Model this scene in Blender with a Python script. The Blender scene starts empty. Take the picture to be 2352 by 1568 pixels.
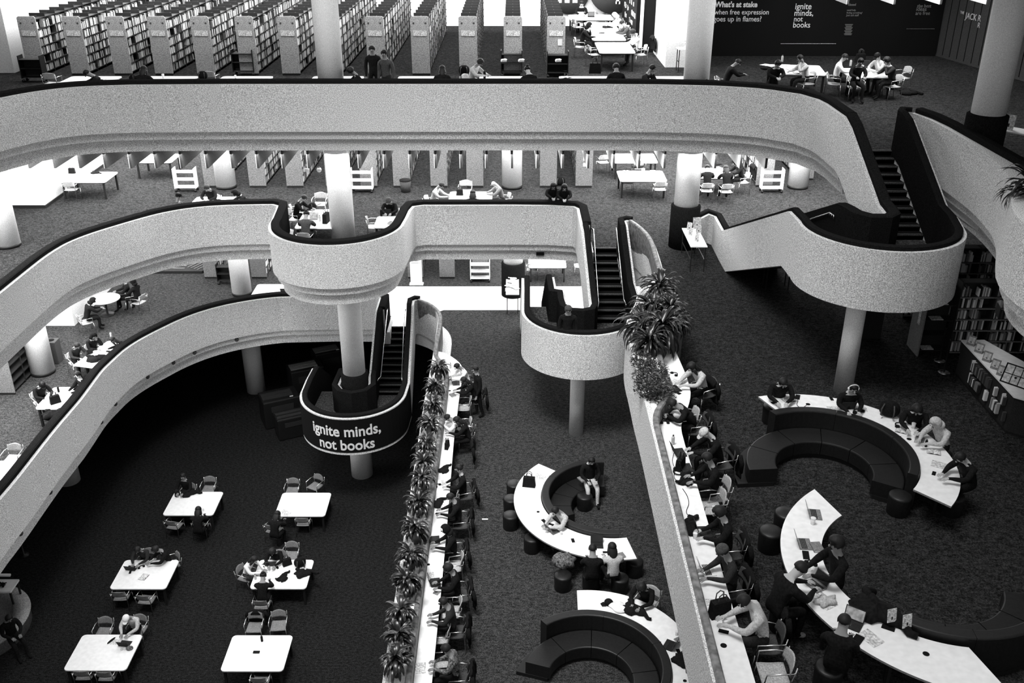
import bpy, math, random
from mathutils import Vector, Matrix
random.seed(7)
PI = math.pi
S = bpy.context.scene
COL = S.collection
# ------------------------------------------------------------------ camera, world, lights, exposure
CAMZ, PITCH, FPX = 21.5, math.radians(25.8), 2226.0
A, B, C, D = 14.4, 9.6, 4.8, 0.0          # floor heights of the four levels in view
cd = bpy.data.cameras.new('camera'); cam = bpy.data.objects.new('camera', cd); COL.objects.link(cam)
cam.location = (0, 0, CAMZ); cam.rotation_euler = (PI/2-PITCH, 0, 0)
cd.sensor_width = 36; cd.lens = FPX/2352*36; cd.clip_end = 300
S.camera = cam
w = bpy.data.worlds.new('world'); S.world = w; w.use_nodes = True
w.node_tree.nodes['Background'].inputs[0].default_value = (1, 1, 1, 1)
w.node_tree.nodes['Background'].inputs[1].default_value = 0.31
S.view_settings.view_transform = 'Standard'; S.view_settings.look = 'None'
S.view_settings.gamma = 1; S.view_settings.exposure = 0.0; S.view_settings.use_curve_mapping = False
def area(name, loc, sx, sy, power, rot=(0, 0, 0), spread=PI):
    l = bpy.data.lights.new(name, 'AREA'); l.shape = 'RECTANGLE'; l.size = sx; l.size_y = sy; l.energy = power
    l.spread = spread
    o = bpy.data.objects.new(name, l); COL.objects.link(o); o.location = loc; o.rotation_euler = rot
    return o
area('skylight_and_fill', (-5, 12, 50), 14, 14, 8500)                      # roof light over the atrium
area('skylight_and_fill', (-5, 13, 33), 7, 6, 880, (math.radians(24), 0, math.radians(-14)), math.radians(56))  # added spot to brighten the middle stair drums, not a roof opening
area('window_light', (-9, -9, 25), 16, 10, 600, (math.radians(68), 0, math.radians(-14)))   # tall windows behind the camera
CEIL = 6.5
for i, (x, y, sx, sy, z, p) in enumerate([
        (-8, 44, 22, 15, 18.6, 900), (3.5, 43, 6, 14, 18.6, 330),         # ceiling lights, top level
        (-8.5, 42, 20, 16, 13.1, 1900), (8, 40, 12, 12, 13.1, 1000), (-18, 30, 6, 12, 13.1, 300),
        (-9, 44, 18, 14, 8.4, 700), (2, 43, 9, 12, 8.4, 420), (-18, 30, 6, 12, 8.4, 280)]):
    area('ceiling_light', (x, y, z), sx, sy, p*CEIL)
for x, y, sx, sy, z, p in [(-6, 31.95, 28, .3, 13.0, 420), (-7, 37.6, 18, .3, 8.25, 260), (12.5, 32.5, 3, 3, 19.9, 600), (14, 39, 8, 1.5, 19.9, 500), (-16.2, 29, .3, 9, 8.25, 160), (-17.8, 29, .3, 9, 13.0, 160)]:  # slab edge strips; the pair over the right gallery is added fill
    area('edge_and_fill_light', (x, y, z), sx, sy, p)

def P(px, py, z):
    """where the sight line through a photograph pixel meets the level z"""
    u = (px-1176)/FPX; v = (py-784)/FPX
    dz = -(math.sin(PITCH)+v*math.cos(PITCH)); dy = math.cos(PITCH)-v*math.sin(PITCH)
    t = (z-CAMZ)/dz
    return (u*t, dy*t)
def P3(px, py, z):
    a = P(px, py, z); return (a[0], a[1], z)
# ------------------------------------------------------------------ materials (all procedural greys)
def g(v): return (v, v, v, 1)
MATS = {}
def mat(name, v, rough=.6, spec=.3, metal=0, grain=0, gscale=40, wave=None, bump=0, emit=0):
    m = bpy.data.materials.new(name); m.use_nodes = True; nt = m.node_tree; b = nt.nodes['Principled BSDF']
    b.inputs['Base Color'].default_value = g(v); b.inputs['Roughness'].default_value = rough
    b.inputs['Specular IOR Level'].default_value = spec; b.inputs['Metallic'].default_value = metal
    if grain:
        tc = nt.nodes.new('ShaderNodeTexCoord'); n = nt.nodes.new('ShaderNodeTexNoise'); n.inputs['Scale'].default_value = gscale
        n.inputs['Detail'].default_value = 1.5
        nt.links.new(tc.outputs['Object'], n.inputs['Vector'])
        r = nt.nodes.new('ShaderNodeMapRange'); r.inputs['From Min'].default_value = .3; r.inputs['From Max'].default_value = .7
        r.inputs['To Min'].default_value = max(0, v*(1-grain)); r.inputs['To Max'].default_value = min(1, v*(1+grain))
        nt.links.new(n.outputs['Fac'], r.inputs['Value'])
        out = r.outputs['Result']
        if wave:     # woven blocks of a carpet
            mp = nt.nodes.new('ShaderNodeMapping'); mp.inputs['Scale'].default_value = (wave[0], wave[1], 1)
            nt.links.new(tc.outputs['Object'], mp.inputs['Vector'])
            n2 = nt.nodes.new('ShaderNodeTexNoise'); n2.inputs['Scale'].default_value = 1; n2.inputs['Detail'].default_value = 2
            nt.links.new(mp.outputs['Vector'], n2.inputs['Vector'])
            mu = nt.nodes.new('ShaderNodeMath'); mu.operation = 'MULTIPLY'
            r2 = nt.nodes.new('ShaderNodeMapRange'); r2.inputs['From Min'].default_value = .3; r2.inputs['From Max'].default_value = .7
            r2.inputs['To Min'].default_value = 1-wave[2]; r2.inputs['To Max'].default_value = 1+wave[2]
            nt.links.new(n2.outputs['Fac'], r2.inputs['Value'])
            nt.links.new(out, mu.inputs[0]); nt.links.new(r2.outputs['Result'], mu.inputs[1]); out = mu.outputs[0]
        nt.links.new(out, b.inputs['Base Color'])
        if bump:
            bp = nt.nodes.new('ShaderNodeBump'); bp.inputs['Strength'].default_value = bump; bp.inputs['Distance'].default_value = .01
            nt.links.new(n.outputs['Fac'], bp.inputs['Height']); nt.links.new(bp.outputs['Normal'], b.inputs['Normal'])
    if emit:
        b.inputs['Emission Color'].default_value = g(1); b.inputs['Emission Strength'].default_value = emit
    MATS[name] = m; return m
mat('plaster', .66, .9, .1, grain=.55, gscale=40)
mat('plaster_plain', .8, .9, .1, grain=.12, gscale=20)
mat('column_paint', .85, .7, .2, grain=.2, gscale=55)
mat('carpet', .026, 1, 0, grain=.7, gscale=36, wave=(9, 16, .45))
mat('carpet_middle_lit', .041, 1, 0, grain=.7, gscale=36, wave=(9, 16, .45))  # same carpet, paler to stand in for stronger light on this level
mat('carpet_lowest_shaded', .015, 1, 0, grain=.7, gscale=36, wave=(9, 16, .45))  # same carpet, darkened to stand in for shade at the bottom
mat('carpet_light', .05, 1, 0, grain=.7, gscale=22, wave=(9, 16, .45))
mat('carpet_rail', .012, 1, 0, grain=.5, gscale=40)
mat('stair_carpet', .01, 1, 0, grain=.5, gscale=40)
mat('nosing', .07, 1, 0, grain=.5, gscale=40)
mat('terrazzo', .75, .6, .2, grain=.1, gscale=20)
mat('wood_rail', .16, .6, .3, grain=.5, gscale=9)
mat('laminate', .9, .5, .3, grain=.05, gscale=8)
mat('laminate_edge', .25, .5, .3, grain=.2, gscale=20)
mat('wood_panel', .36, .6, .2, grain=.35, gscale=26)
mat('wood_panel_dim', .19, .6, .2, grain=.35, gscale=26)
mat('dark_metal', .012, .5, .3)
mat('shelf_metal', .02, .6, .3)
mat('vinyl', .009, .45, .4, grain=.3, gscale=20)
mat('black', .008, .9, .1)
mat('sign_black', .006, .8, .1)
mat('sign_white', .75, .8, .1)
mat('sign_grey', .22, .8, .1)
mat('chrome', .8, .25, .5, 1)
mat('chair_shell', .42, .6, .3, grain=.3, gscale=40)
mat('white', .85, .7, .2)
mat('light', .5, .8, .2, grain=.25, gscale=40)
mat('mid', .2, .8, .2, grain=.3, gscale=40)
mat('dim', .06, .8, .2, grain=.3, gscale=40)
mat('dark', .022, .85, .2, grain=.3, gscale=40)
mat('coat', .009, .9, .1, grain=.4, gscale=30)
mat('skin_light', .45, .6, .3); mat('skin_mid', .26, .6, .3); mat('skin_dark', .09, .6, .3)
mat('hair_black', .01, .6, .3, grain=.3, gscale=90); mat('hair_grey', .3, .7, .3, grain=.3, gscale=90)
mat('leaf', .008, .32, .6, grain=.5, gscale=14); mat('leaf_pale', .09, .32, .5, grain=.5, gscale=14)
mat('soil', .02, 1, 0, grain=.5, gscale=20)
mat('pattern', .12, .8, .2, grain=.95, gscale=22)
mat('screen_dark', .03, .2, .5); mat('screen_page', .5, .3, .4, grain=.4, gscale=14)
mat('paper', .82, .8, .1); mat('paper_print', .6, .8, .1, grain=.5, gscale=26)
mat('glass_pane', .5, .1, .5)
M = MATS
# ------------------------------------------------------------------ object helpers
def tag(o, label=None, cat=None, group=None, kind=None):
    if label: o['label'] = label
    if cat: o['category'] = cat
    if group: o['group'] = group
    if kind: o['kind'] = kind
    return o
def empty(name, loc=(0, 0, 0), rz=0):
    o = bpy.data.objects.new(name, None); COL.objects.link(o); o.location = loc; o.rotation_euler = (0, 0, rz)
    o.empty_display_size = .1
    return o
def children(o): return [c for c in CH.get(o.name, [])]
CH = {}
def setpar(c, p):
    c.parent = p; CH.setdefault(p.name, []).append(c)
def copy_tree(o, parent=None):
    c = o.copy(); COL.objects.link(c)
    if parent: setpar(c, parent)
    for ch in children(o): copy_tree(ch, c)
    return c
class MB:
    def __init__(s): s.v = []; s.f = []; s.m = []; s.mi = 0; s.sm = []; s.smooth = False; s.T = None
    def add(s, vs, fs):
        k = len(s.v)
        if s.T is not None: vs = [tuple(s.T @ Vector(p)) for p in vs]
        s.v += vs; s.f += [tuple(i+k for i in f) for f in fs]; s.m += [s.mi]*len(fs); s.sm += [s.smooth]*len(fs); return s
    def box(s, c, d, rz=0, taper=1):
        x, y, z = c; a, b, h = d[0]/2, d[1]/2, d[2]/2; cr, sr = math.cos(rz), math.sin(rz); vs = []
        for zz, t in ((-h, 1), (h, taper)):
            for (u, v) in ((-a, -b), (a, -b), (a, b), (-a, b)):
                u *= t; v *= t; vs.append((x+u*cr-v*sr, y+u*sr+v*cr, z+zz))
        return s.add(vs, [(3, 2, 1, 0), (4, 5, 6, 7), (0, 1, 5, 4), (1, 2, 6, 5), (2, 3, 7, 6), (3, 0, 4, 7)])
    def prism(s, poly, z0, z1):
        n = len(poly); vs = [(p[0], p[1], z0) for p in poly]+[(p[0], p[1], z1) for p in poly]
        return s.add(vs, [tuple(range(n))[::-1], tuple(range(n, 2*n))]+[(i, (i+1) % n, n+(i+1) % n, n+i) for i in range(n)])
    def tube(s, pts, r, n=8, caps=True):
        pts = [Vector(p) for p in pts]; rs = r if isinstance(r, (list, tuple)) else [r]*len(pts); vs = []; up = None
        for i, p in enumerate(pts):
            t = (pts[min(i+1, len(pts)-1)]-pts[max(i-1, 0)])
            t = t.normalized() if t.length > 1e-9 else Vector((0, 0, 1))
            if up is None:
                up = t.orthogonal().normalized()
            up = (up-t*up.dot(t))
            up = up.normalized() if up.length > 1e-6 else t.orthogonal().normalized()
            bi = t.cross(up)
            for k in range(n):
                a = 2*PI*k/n; vs.append(tuple(p+(up*math.cos(a)+bi*math.sin(a))*rs[i]))
        m = len(pts); fs = [(i*n+k, i*n+(k+1) % n, (i+1)*n+(k+1) % n, (i+1)*n+k) for i in range(m-1) for k in range(n)]
        if caps: fs += [tuple(range(n))[::-1], tuple(range((m-1)*n, m*n))]
        o = s.smooth; s.smooth = True; s.add(vs, fs); s.smooth = o; return s
    def lathe(s, prof, c=(0, 0, 0), n=24):
        vs = []; m = len(prof)
        for (r, z) in prof:
            for k in range(n):
                a = 2*PI*k/n; vs.append((c[0]+r*math.cos(a), c[1]+r*math.sin(a), c[2]+z))
        fs = [(i*n+k, i*n+(k+1) % n, (i+1)*n+(k+1) % n, (i+1)*n+k) for i in range(m-1) for k in range(n)]
        fs += [tuple(range(n))[::-1], tuple(range((m-1)*n, m*n))]
        o = s.smooth; s.smooth = True; s.add(vs, fs); s.smooth = o; return s
    def blob(s, c, r, n=12, m=8, f=None):
        vs = []; fs = []
        for i in range(m+1):
            th = PI*i/m
            for k in range(n):
                a = 2*PI*k/n; d = Vector((math.sin(th)*math.cos(a), math.sin(th)*math.sin(a), math.cos(th)))
                q = f(d) if f else 1
                vs.append((c[0]+d.x*r[0]*q, c[1]+d.y*r[1]*q, c[2]+d.z*r[2]*q))
        for i in range(m):
            for k in range(n): fs.append((i*n+k, (i+1)*n+k, (i+1)*n+(k+1) % n, i*n+(k+1) % n))
        o = s.smooth; s.smooth = True; s.add(vs, fs); s.smooth = o; return s
    def mesh(s, name, mats):
        me = bpy.data.meshes.new(name); me.from_pydata(s.v, [], s.f)
        for m in (mats if isinstance(mats, (list, tuple)) else [mats]): me.materials.append(M[m] if isinstance(m, str) else m)
        me.polygons.foreach_set('material_index', s.m); me.polygons.foreach_set('use_smooth', s.sm); me.update(); return me
    def build(s, name, mats, parent=None, loc=None, rot=None):
        o = bpy.data.objects.new(name, s.mesh(name, mats)); COL.objects.link(o)
        if parent: setpar(o, parent)
        if loc: o.location = loc
        if rot: o.rotation_euler = rot
        return o
def struct(name, mb, m, parent=None):
    o = mb.build(name, m, parent)
    if not parent: o['kind'] = 'structure'
    return o
def bevel(o, w=.01, seg=2):
    md = o.modifiers.new('bevel', 'BEVEL'); md.width = w; md.segments = seg; md.limit_method = 'ANGLE'; return o
# ------------------------------------------------------------------ paths and sweeps
def chaikin(pts, it=2):
    pts = [tuple(p) for p in pts]
    for _ in range(it):
        q = [pts[0]]
        for a, b in zip(pts[:-1], pts[1:]):
            q.append(tuple(.75*u+.25*v for u, v in zip(a, b))); q.append(tuple(.25*u+.75*v for u, v in zip(a, b)))
        q.append(pts[-1]); pts = q
    out = [pts[0]]
    for p in pts[1:]:
        if math.dist(p[:2], out[-1][:2]) > 1e-3: out.append(p)
    return out
def normals(pts):
    ns = []
    for i in range(len(pts)):
        def d(a, b):
            v = Vector((pts[b][0]-pts[a][0], pts[b][1]-pts[a][1])); return v.normalized()
        t1 = d(i-1, i) if i > 0 else d(i, i+1)
        t2 = d(i, i+1) if i < len(pts)-1 else t1
        n1 = Vector((-t1.y, t1.x)); n2 = Vector((-t2.y, t2.x)); n = n1+n2
        if n.length < 1e-3: n = n1
        n.normalize(); k = max(.45, n.dot(n1)); ns.append(n/k)
    return ns
def offset(pts, off):
    return [(p[0]+n.x*off, p[1]+n.y*off)+tuple(p[2:]) for p, n in zip(pts, normals(pts))]
def sweep(mb, pts, prof):
    """closed profile of (distance to the left of travel, height) swept along a path of (x, y, z)"""
    ns = normals(pts); k = len(prof); vs = []
    for p, n in zip(pts, ns):
        for (o, dz) in prof: vs.append((p[0]+n.x*o, p[1]+n.y*o, p[2]+dz))
    fs = [(i*k+j, (i+1)*k+j, (i+1)*k+(j+1) % k, i*k+(j+1) % k) for i in range(len(pts)-1) for j in range(k)]
    fs += [tuple(range(k)), tuple(range((len(pts)-1)*k, len(pts)*k))[::-1]]
    return mb.add(vs, fs)
PROF_RIM = [(0, 0), (.34, 0), (.34, -1.0), (.5, -1.0), (.5, -2.2), (.30, -2.2), (.30, -1.78), (.13, -1.78), (.13, -1.51), (0, -1.51)]
PROF_STAIR = [(0, 0), (.25, 0), (.25, -1.5), (0, -1.5)]
PROF_SCAP = [(.09, 0), (.09, .09), (.13, .11), (.23, .11), (.28, .08), (.28, -1.2), (.251, -1.2), (.251, .0)]
PROF_BOX = [(0, 0), (.12, 0), (.12, -1.0), (.5, -1.0), (.5, -2.2), (.30, -2.2), (.30, -1.78), (.13, -1.78), (.13, -1.51), (0, -1.51)]
PROF_CAP = [(.10, 0), (.10, .11), (.15, .13), (.33, .13), (.38, .10), (.38, -1.05), (.341, -1.05), (.341, .0)]
def arc(cx, cy, r, a0, a1, z=None, n=None):
    n = n or max(4, int(abs(a1-a0)/6)); out = []
    for i in range(n+1):
        a = math.radians(a0+(a1-a0)*i/n); p = (cx+r*math.cos(a), cy+r*math.sin(a)); out.append(p if z is None else p+(z,))
    return out
TRIMN = [0]
def trim(mb, m, name=None):
    TRIMN[0] += 1; return struct(name or 'trim_%d' % TRIMN[0], mb, m)
def parapet(name, pts, prof=PROF_RIM, cap=PROF_CAP):
    struct(name, sweep(MB(), pts, prof), 'plaster')
    trim(sweep(MB(), pts, cap), 'carpet_rail')
# ------------------------------------------------------------------ balcony edges, traced at their real heights
RZ = 1.05
def tr(pts, z): return [P3(a, b, z) for a, b in pts]
ZA, ZB, ZC = A+RZ, B+RZ, C+RZ
LD = 1.755
# level A: left rim, stair wall, hairpin, inner partition of the lower flight
a_rim = [(-17.2, 14, ZA), (-16.9, 22, ZA), (-16.2, 26.5, ZA)]+chaikin(tr([(0, 226), (60, 214), (130, 204), (200, 198.5), (300, 195.5)], ZA))
a_rim += chaikin([(-9, 31.24, ZA), (0, 31.26, ZA), (4.2, 31.24, ZA)]+tr([(1620, 197), (1688, 200), (1756, 205), (1824, 215)], ZA)+[(8.7, 29.75, ZA)], 1)
a_rim += [(9.02, 29.0, ZA), (9.1, 28.4, ZA), (9.12, 26.75, ZA)]
za2 = A-LD+RZ
a_hair = [(9.12, 26.75, ZA), (9.17, 26.3, ZA-.2), (9.42, 24.1, za2+.08), (9.46, 23.75, za2), (9.42, 23.5, za2), (9.3, 23.38, za2), (9.1, 23.38, za2), (8.95, 23.55, za2), (8.88, 23.9, za2), (8.85, 24.3, za2-.05), (8.85, 31.2, ZB)]
a_wing = [(6.0, 31.9, ZB), (6.5, 32.15, ZB), (6.95, 32.7, ZB), (7.08, 32.5, ZB), (7.06, 31.0, ZB), (7.1, 23.9, za2-.03)]
a_drum = [(7.1, 23.7, za2)]+arc(9.07, 22.77, 1.98, 172, 350, za2, 30)+[(11.2, 23.2, za2), (11.3, 24.1, za2)]
a_right = [(11.3, 24.1, za2), (11.1, 26.6, ZA-.12), (11.07, 26.95, ZA), (11.07, 27.15, ZA), (11.12, 27.25, ZA), (11.2, 27.22, ZA)]
a_bulge = chaikin([(11.2, 27.22, ZA), (11.36, 26.5, ZA), (11.42, 25.6, ZA), (11.42, 24, ZA), (11.38, 22.9, ZA), (11.22, 21.8, ZA), (11.03, 20.97, ZA), (10.71, 20.15, ZA), (10.33, 19.36, ZA), (9.94, 18.48, ZA), (9.79, 17.6, ZA), (9.85, 16.8, ZA), (10.1, 15, ZA), (10.2, 8, ZA)], 1)
parapet('wall_upper_balcony', a_rim)
parapet('wall_upper_stair_inner', a_hair, PROF_STAIR, PROF_CAP)
parapet('wall_upper_stair_outer', a_wing+a_drum[1:]+a_right[1:], PROF_STAIR, PROF_SCAP)
struct('wall_upper_right_balcony', sweep(MB(), a_bulge, PROF_RIM), 'plaster')
a_cap = [(11.2, 27.22, ZA), (11.38, 26.5, ZA), (11.46, 25.6, ZA), (11.50, 21.2, ZA), (11.5, 8, ZA)]
trim(sweep(MB(), a_cap, PROF_CAP), 'carpet_rail')
# planter box behind the bulge
def planter(name, outer, inner, z, soil=True):
    poly = [p[:2] for p in outer]+[p[:2] for p in inner[::-1]]
    return poly
def ledge_between(name, outer, inner, z, m='plaster_plain'):
    poly = [p[:2] for p in outer]+[p[:2] for p in inner[::-1]]
    return struct(name, MB().prism(poly, z-.3, z), m)
ledge_between('wall_upper_planter', offset(a_bulge, .33)[8:], [(11.6, 23.2), (11.6, 8)], ZA-.02, 'plaster')
# level B
b_rim = [(-14.6, 12, ZB), (-14.65, 22, ZB)]+chaikin(tr([(0, 675), (27, 653), (54, 631), (80, 610), (107, 589), (134, 571), (161, 556), (201, 540), (241, 527), (281, 515), (320, 503.5), (370, 490), (425, 480), (470, 475), (520, 472), (570, 471)], ZB))+[(-8.72, 33.85, ZB)]
b_cx, b_cy, b_r = -6.02, 31.85, 2.33
b_rim += [(-8.52, 33.7, ZB), (-8.46, 33.3, ZB)]+arc(b_cx, b_cy, b_r, 176, 352, ZB, 34)+[(-3.64, 32.4, ZB), (-3.60, 33.2, ZB), (-3.52, 33.62, ZB), (-3.2, 33.76, ZB)]
b_rim += [(0, 33.78, ZB), (1.4, 33.74, ZB), (2.2, 33.6, ZB), (2.32, 33.4, ZB), (2.33, 31.6, ZB)]
zb2 = B-LD+RZ
b_hair = [(2.33, 31.6, ZB), (2.36, 31.3, ZB-.12), (2.5, 29.1, zb2+.05), (2.5, 28.75, zb2), (2.42, 28.5, zb2), (2.25, 28.42, zb2), (2.0, 28.45, zb2), (1.82, 28.7, zb2), (1.78, 29.2, zb2), (1.78, 29.9, zb2), (1.5, 30.0, zb2), (1.46, 31.2, zb2), (1.46, 35.8, ZC)]
b_wing = [(.33, 35.9, ZC), (.33, 31.1, zb2), (.33, 30.2, zb2)]
b_drum = arc(2.23, 28.36, 1.93, 175, 362, zb2, 32)+[(4.2, 29.3, zb2+.02)]
b_right = [(4.2, 29.3, zb2+.02), (4.12, 29.9, zb2+.25), (3.97, 31.5, ZB-.05), (3.95, 31.75, ZB), (3.95, 31.98, ZB), (4.0, 32.02, ZB), (4.07, 31.98, ZB)]
b_edge = chaikin([(4.07, 31.98, ZB), (4.28, 31.5, ZB), (4.45, 30.7, ZB), (4.52, 29.7, ZB), (4.5, 28.2, ZB), (4.44, 27.0, ZB), (4.1, 26.45, ZB)]+tr([(1475, 662), (1462, 680), (1459, 699), (1446, 716), (1439, 735), (1439, 757), (1444, 783), (1450, 802), (1463, 859), (1477, 907), (1500, 1000), (1568, 1280), (1637, 1565)], ZB)+[(2.97, 8, ZB)], 1)
b_capline = chaikin([(4.07, 31.98, ZB), (4.28, 31.45, ZB), (4.47, 30.65, ZB), (4.54, 29.7, ZB)]+tr([(1507, 600), (1522, 640), (1547, 690), (1560, 716), (1563, 735), (1559, 748), (1549, 763), (1530, 779), (1515, 794), (1512, 811), (1515, 830), (1522, 850), (1530, 869), (1537, 886), (1537, 900), (1530, 916), (1518, 930), (1506, 948), (1504, 971), (1512, 1001), (1549, 1150), (1586, 1300), (1652, 1565)], ZB)+[(3.06, 8, ZB)], 1)
parapet('wall_middle_balcony', b_rim)
parapet('wall_middle_stair_inner', b_hair, PROF_STAIR, PROF_SCAP)
parapet('wall_middle_stair_outer', b_wing+b_drum[1:]+b_right[1:], PROF_STAIR, PROF_SCAP)
struct('wall_middle_right_balcony', sweep(MB(), b_edge, PROF_BOX), 'plaster')
PROF_WOOD = [(-.05, -.30), (-.05, .03), (-.02, .06), (.06, .06), (.09, .03), (.09, -1.05), (.02, -1.05)]
trim(sweep(MB(), b_capline, PROF_WOOD), 'wood_rail')
# level C
c_rim = [(-14.2, 8, ZC), (-14.1, 19, ZC)]+chaikin(tr([(0, 1149), (40, 1102), (80, 1050), (107, 1015), (134, 981), (169, 940), (189, 917), (221, 873), (238, 850), (263, 826), (287, 804), (312, 787), (340, 771), (368, 757), (415, 734), (463, 716), (510, 703), (558, 693.5), (600, 687), (640, 683)], ZC))+[(-7.5, 36.62, ZC), (-5.6, 36.6, ZC), (-5.42, 36.45, ZC), (-5.42, 35.3, ZC)]
zc2 = C-LD+RZ
c_hair = [(-5.42, 35.3, ZC), (-5.44, 35.0, ZC-.1), (-5.5, 33.1, zc2+.05), (-5.5, 32.85, zc2), (-5.42, 32.2, zc2), (-5.6, 31.85, zc2), (-5.95, 31.72, zc2), (-6.3, 31.85, zc2), (-6.5, 32.2, zc2), (-6.45, 33.4, zc2), (-6.4, 37.5, D+RZ)]
c_wing = [(-7.75, 37.8, D+RZ), (-7.8, 33.6, zc2), (-7.86, 32.6, zc2)]
c_drum = arc(-5.89, 31.67, 1.98, 170, 355, zc2, 32)+[(-3.87, 32.4, zc2)]
c_right = [(-3.87, 32.4, zc2), (-3.9, 33.0, zc2+.15), (-3.93, 35.2, ZC-.3), (-3.95, 35.7, ZC), (-3.96, 36.15, ZC), (-3.9, 36.22, ZC), (-3.82, 36.2, ZC)]
c_edge = chaikin([(-3.82, 36.2, ZC)]+tr([(978, 697), (993, 706), (1003, 717), (1007, 731), (1004, 750), (1001.6, 767), (997, 794), (993, 824), (986, 861), (978, 899), (962, 1000), (878, 1568)], ZC)+[(-2.74, 8, ZC)], 1)
c_capline = chaikin([(-3.82, 36.2, ZC)]+tr([(981, 697), (996, 706), (1007, 718), (1011, 731), (1009, 750), (1005, 772), (1000, 794), (998, 812), (1003, 824), (1015, 834), (1024, 845), (1025, 861), (1016, 940), (1007, 1000), (934, 1568)], ZC)+[(-2.2, 8, ZC)], 1)
parapet('wall_lower_balcony', c_rim)
parapet('wall_lower_stair_inner', c_hair, PROF_STAIR, PROF_SCAP)
parapet('wall_lower_stair_outer', c_wing+c_drum[1:]+c_right[1:], PROF_STAIR, PROF_SCAP)
struct('wall_lower_right_balcony', sweep(MB(), c_edge, PROF_BOX), 'plaster')
trim(sweep(MB(), c_capline, PROF_WOOD), 'wood_rail')
# planter troughs: white inner ledge, soil
def trough(name, edge, capl, y0, y1, z):
    e = [p for p in offset(edge, .14) if y0 <= p[1] <= y1]; c = [p for p in offset(capl, -.05) if y0 <= p[1] <= y1]
    poly = [p[:2] for p in e]+[p[:2] for p in c[::-1]]
    struct('trim_soil_'+name, MB().prism(poly, z-.35, z-.06), 'soil')
def ledge(name, edge, capl, y0, y1, z):
    e = [p for p in offset(edge, .02) if y0 <= p[1] <= y1]; c = [p for p in offset(capl, .0) if y0 <= p[1] <= y1]
    poly = [p[:2] for p in e]+[p[:2] for p in c[::-1]]
    struct('wall_planter_'+name, MB().prism(poly, z-.6, z-.012), 'plaster_plain')
ledge('lower', c_edge, c_capline, 8, 33.2, ZC)
ledge('middle', b_edge, b_capline, 8, 26.4, ZB)
# ------------------------------------------------------------------ floor slabs
def xy(pts, o=.34): return [p[:2] for p in offset(pts, o)]
def slab(name, poly, z, t=1.0, m='carpet'):
    mb = MB(); n = len(poly)
    mb.add([(p[0], p[1], z) for p in poly], [tuple(range(n))])
    mb.mi = 1
    mb.add([(p[0], p[1], z-t) for p in poly]+[(p[0], p[1], z) for p in poly], [tuple(range(n))[::-1]]+[(i, (i+1) % n, n+(i+1) % n, n+i) for i in range(n)])
    return struct(name, mb, [m, 'plaster_plain'])
pa = xy(a_rim)[:-1]+[(9.45, 27.17), (10.8, 27.17), (10.9, 27.4)]+[(11.4, 27.4)]+xy(a_cap, .2)[1:]
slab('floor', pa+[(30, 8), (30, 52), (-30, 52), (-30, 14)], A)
pb = xy(b_rim)[:-1]+[(2.58, 32.2), (3.68, 32.2), (3.72, 32.3)]+xy(b_capline, .05)
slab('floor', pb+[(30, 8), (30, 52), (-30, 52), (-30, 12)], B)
pc = xy(c_rim)[:-1]+[(-5.1, 35.94), (-4.25, 35.94), (-4.2, 36.5)]+xy(c_capline, .05)
slab('floor', pc+[(30, 8), (30, 52), (-30, 52), (-30, 8)], C, 1.0, 'carpet_middle_lit')
struct('floor', MB().box((0, 30, -.25), (60, 46, .5)), 'carpet_lowest_shaded')
struct('floor_walkway', MB().prism([(-30, 37.62), (8, 37.62), (8, 40.2), (-30, 40.2)], C-.02, C+.006) if 0 else MB().prism([(-5.05, 35.96), (-4.3, 35.96), (-4.1, 36.6), (-2.9, 37.6), (9, 37.6), (9, 40.2), (-9.5, 40.2), (-6.5, 37.05), (-5.05, 37.0)], C-.02, C+.006), 'terrazzo')
# ------------------------------------------------------------------ walls
struct('wall_back', MB().box((0, 52.2, 10), (60, .4, 20)), 'plaster_plain')
struct('wall_left_upper', MB().box((-24.8, 45.5, A+2.4), (10.4, 13, 4.8)), 'plaster_plain')
struct('wall_left_middle', MB().box((-24.25, 44.4, B+1.9), (11.7, 15.4, 3.78)), 'plaster_plain')
struct('wall_left_lower', MB().box((-24.0, 44, C+1.9), (12.2, 16, 3.78)), 'plaster_plain')
struct('wall_left', MB().box((-30.2, 30, 10), (.4, 46, 20)), 'plaster_plain')
struct('wall_right', MB().box((30.2, 30, 10), (.4, 46, 20)), 'plaster_plain')
struct('wall_white_nook', MB().box((7.05, 42.2, A+2.4), (1.7, 4.0, 4.8)), 'plaster_plain')
struct('baseboard_left_middle', MB().prism([(-30, 36.66), (-18.36, 36.66), (-18.36, 51.9), (-18.42, 51.9), (-18.42, 36.72), (-30, 36.72)], B, B+.12), 'dark_metal')
# gallery wall with the writing, and the panelled wall beside it
struct('wall_gallery', MB().prism([(8.5, 42.9), (18.2, 42.9), (18.2, 51.9), (8.5, 51.9)], A, A+4.8), 'sign_black')
struct('wall_panelled', MB().prism([(18.2, 43.3), (19.6, 36.0), (29, 30), (29, 51.8), (18.2, 51.8)], A, A+4.8), 'dim')
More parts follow.
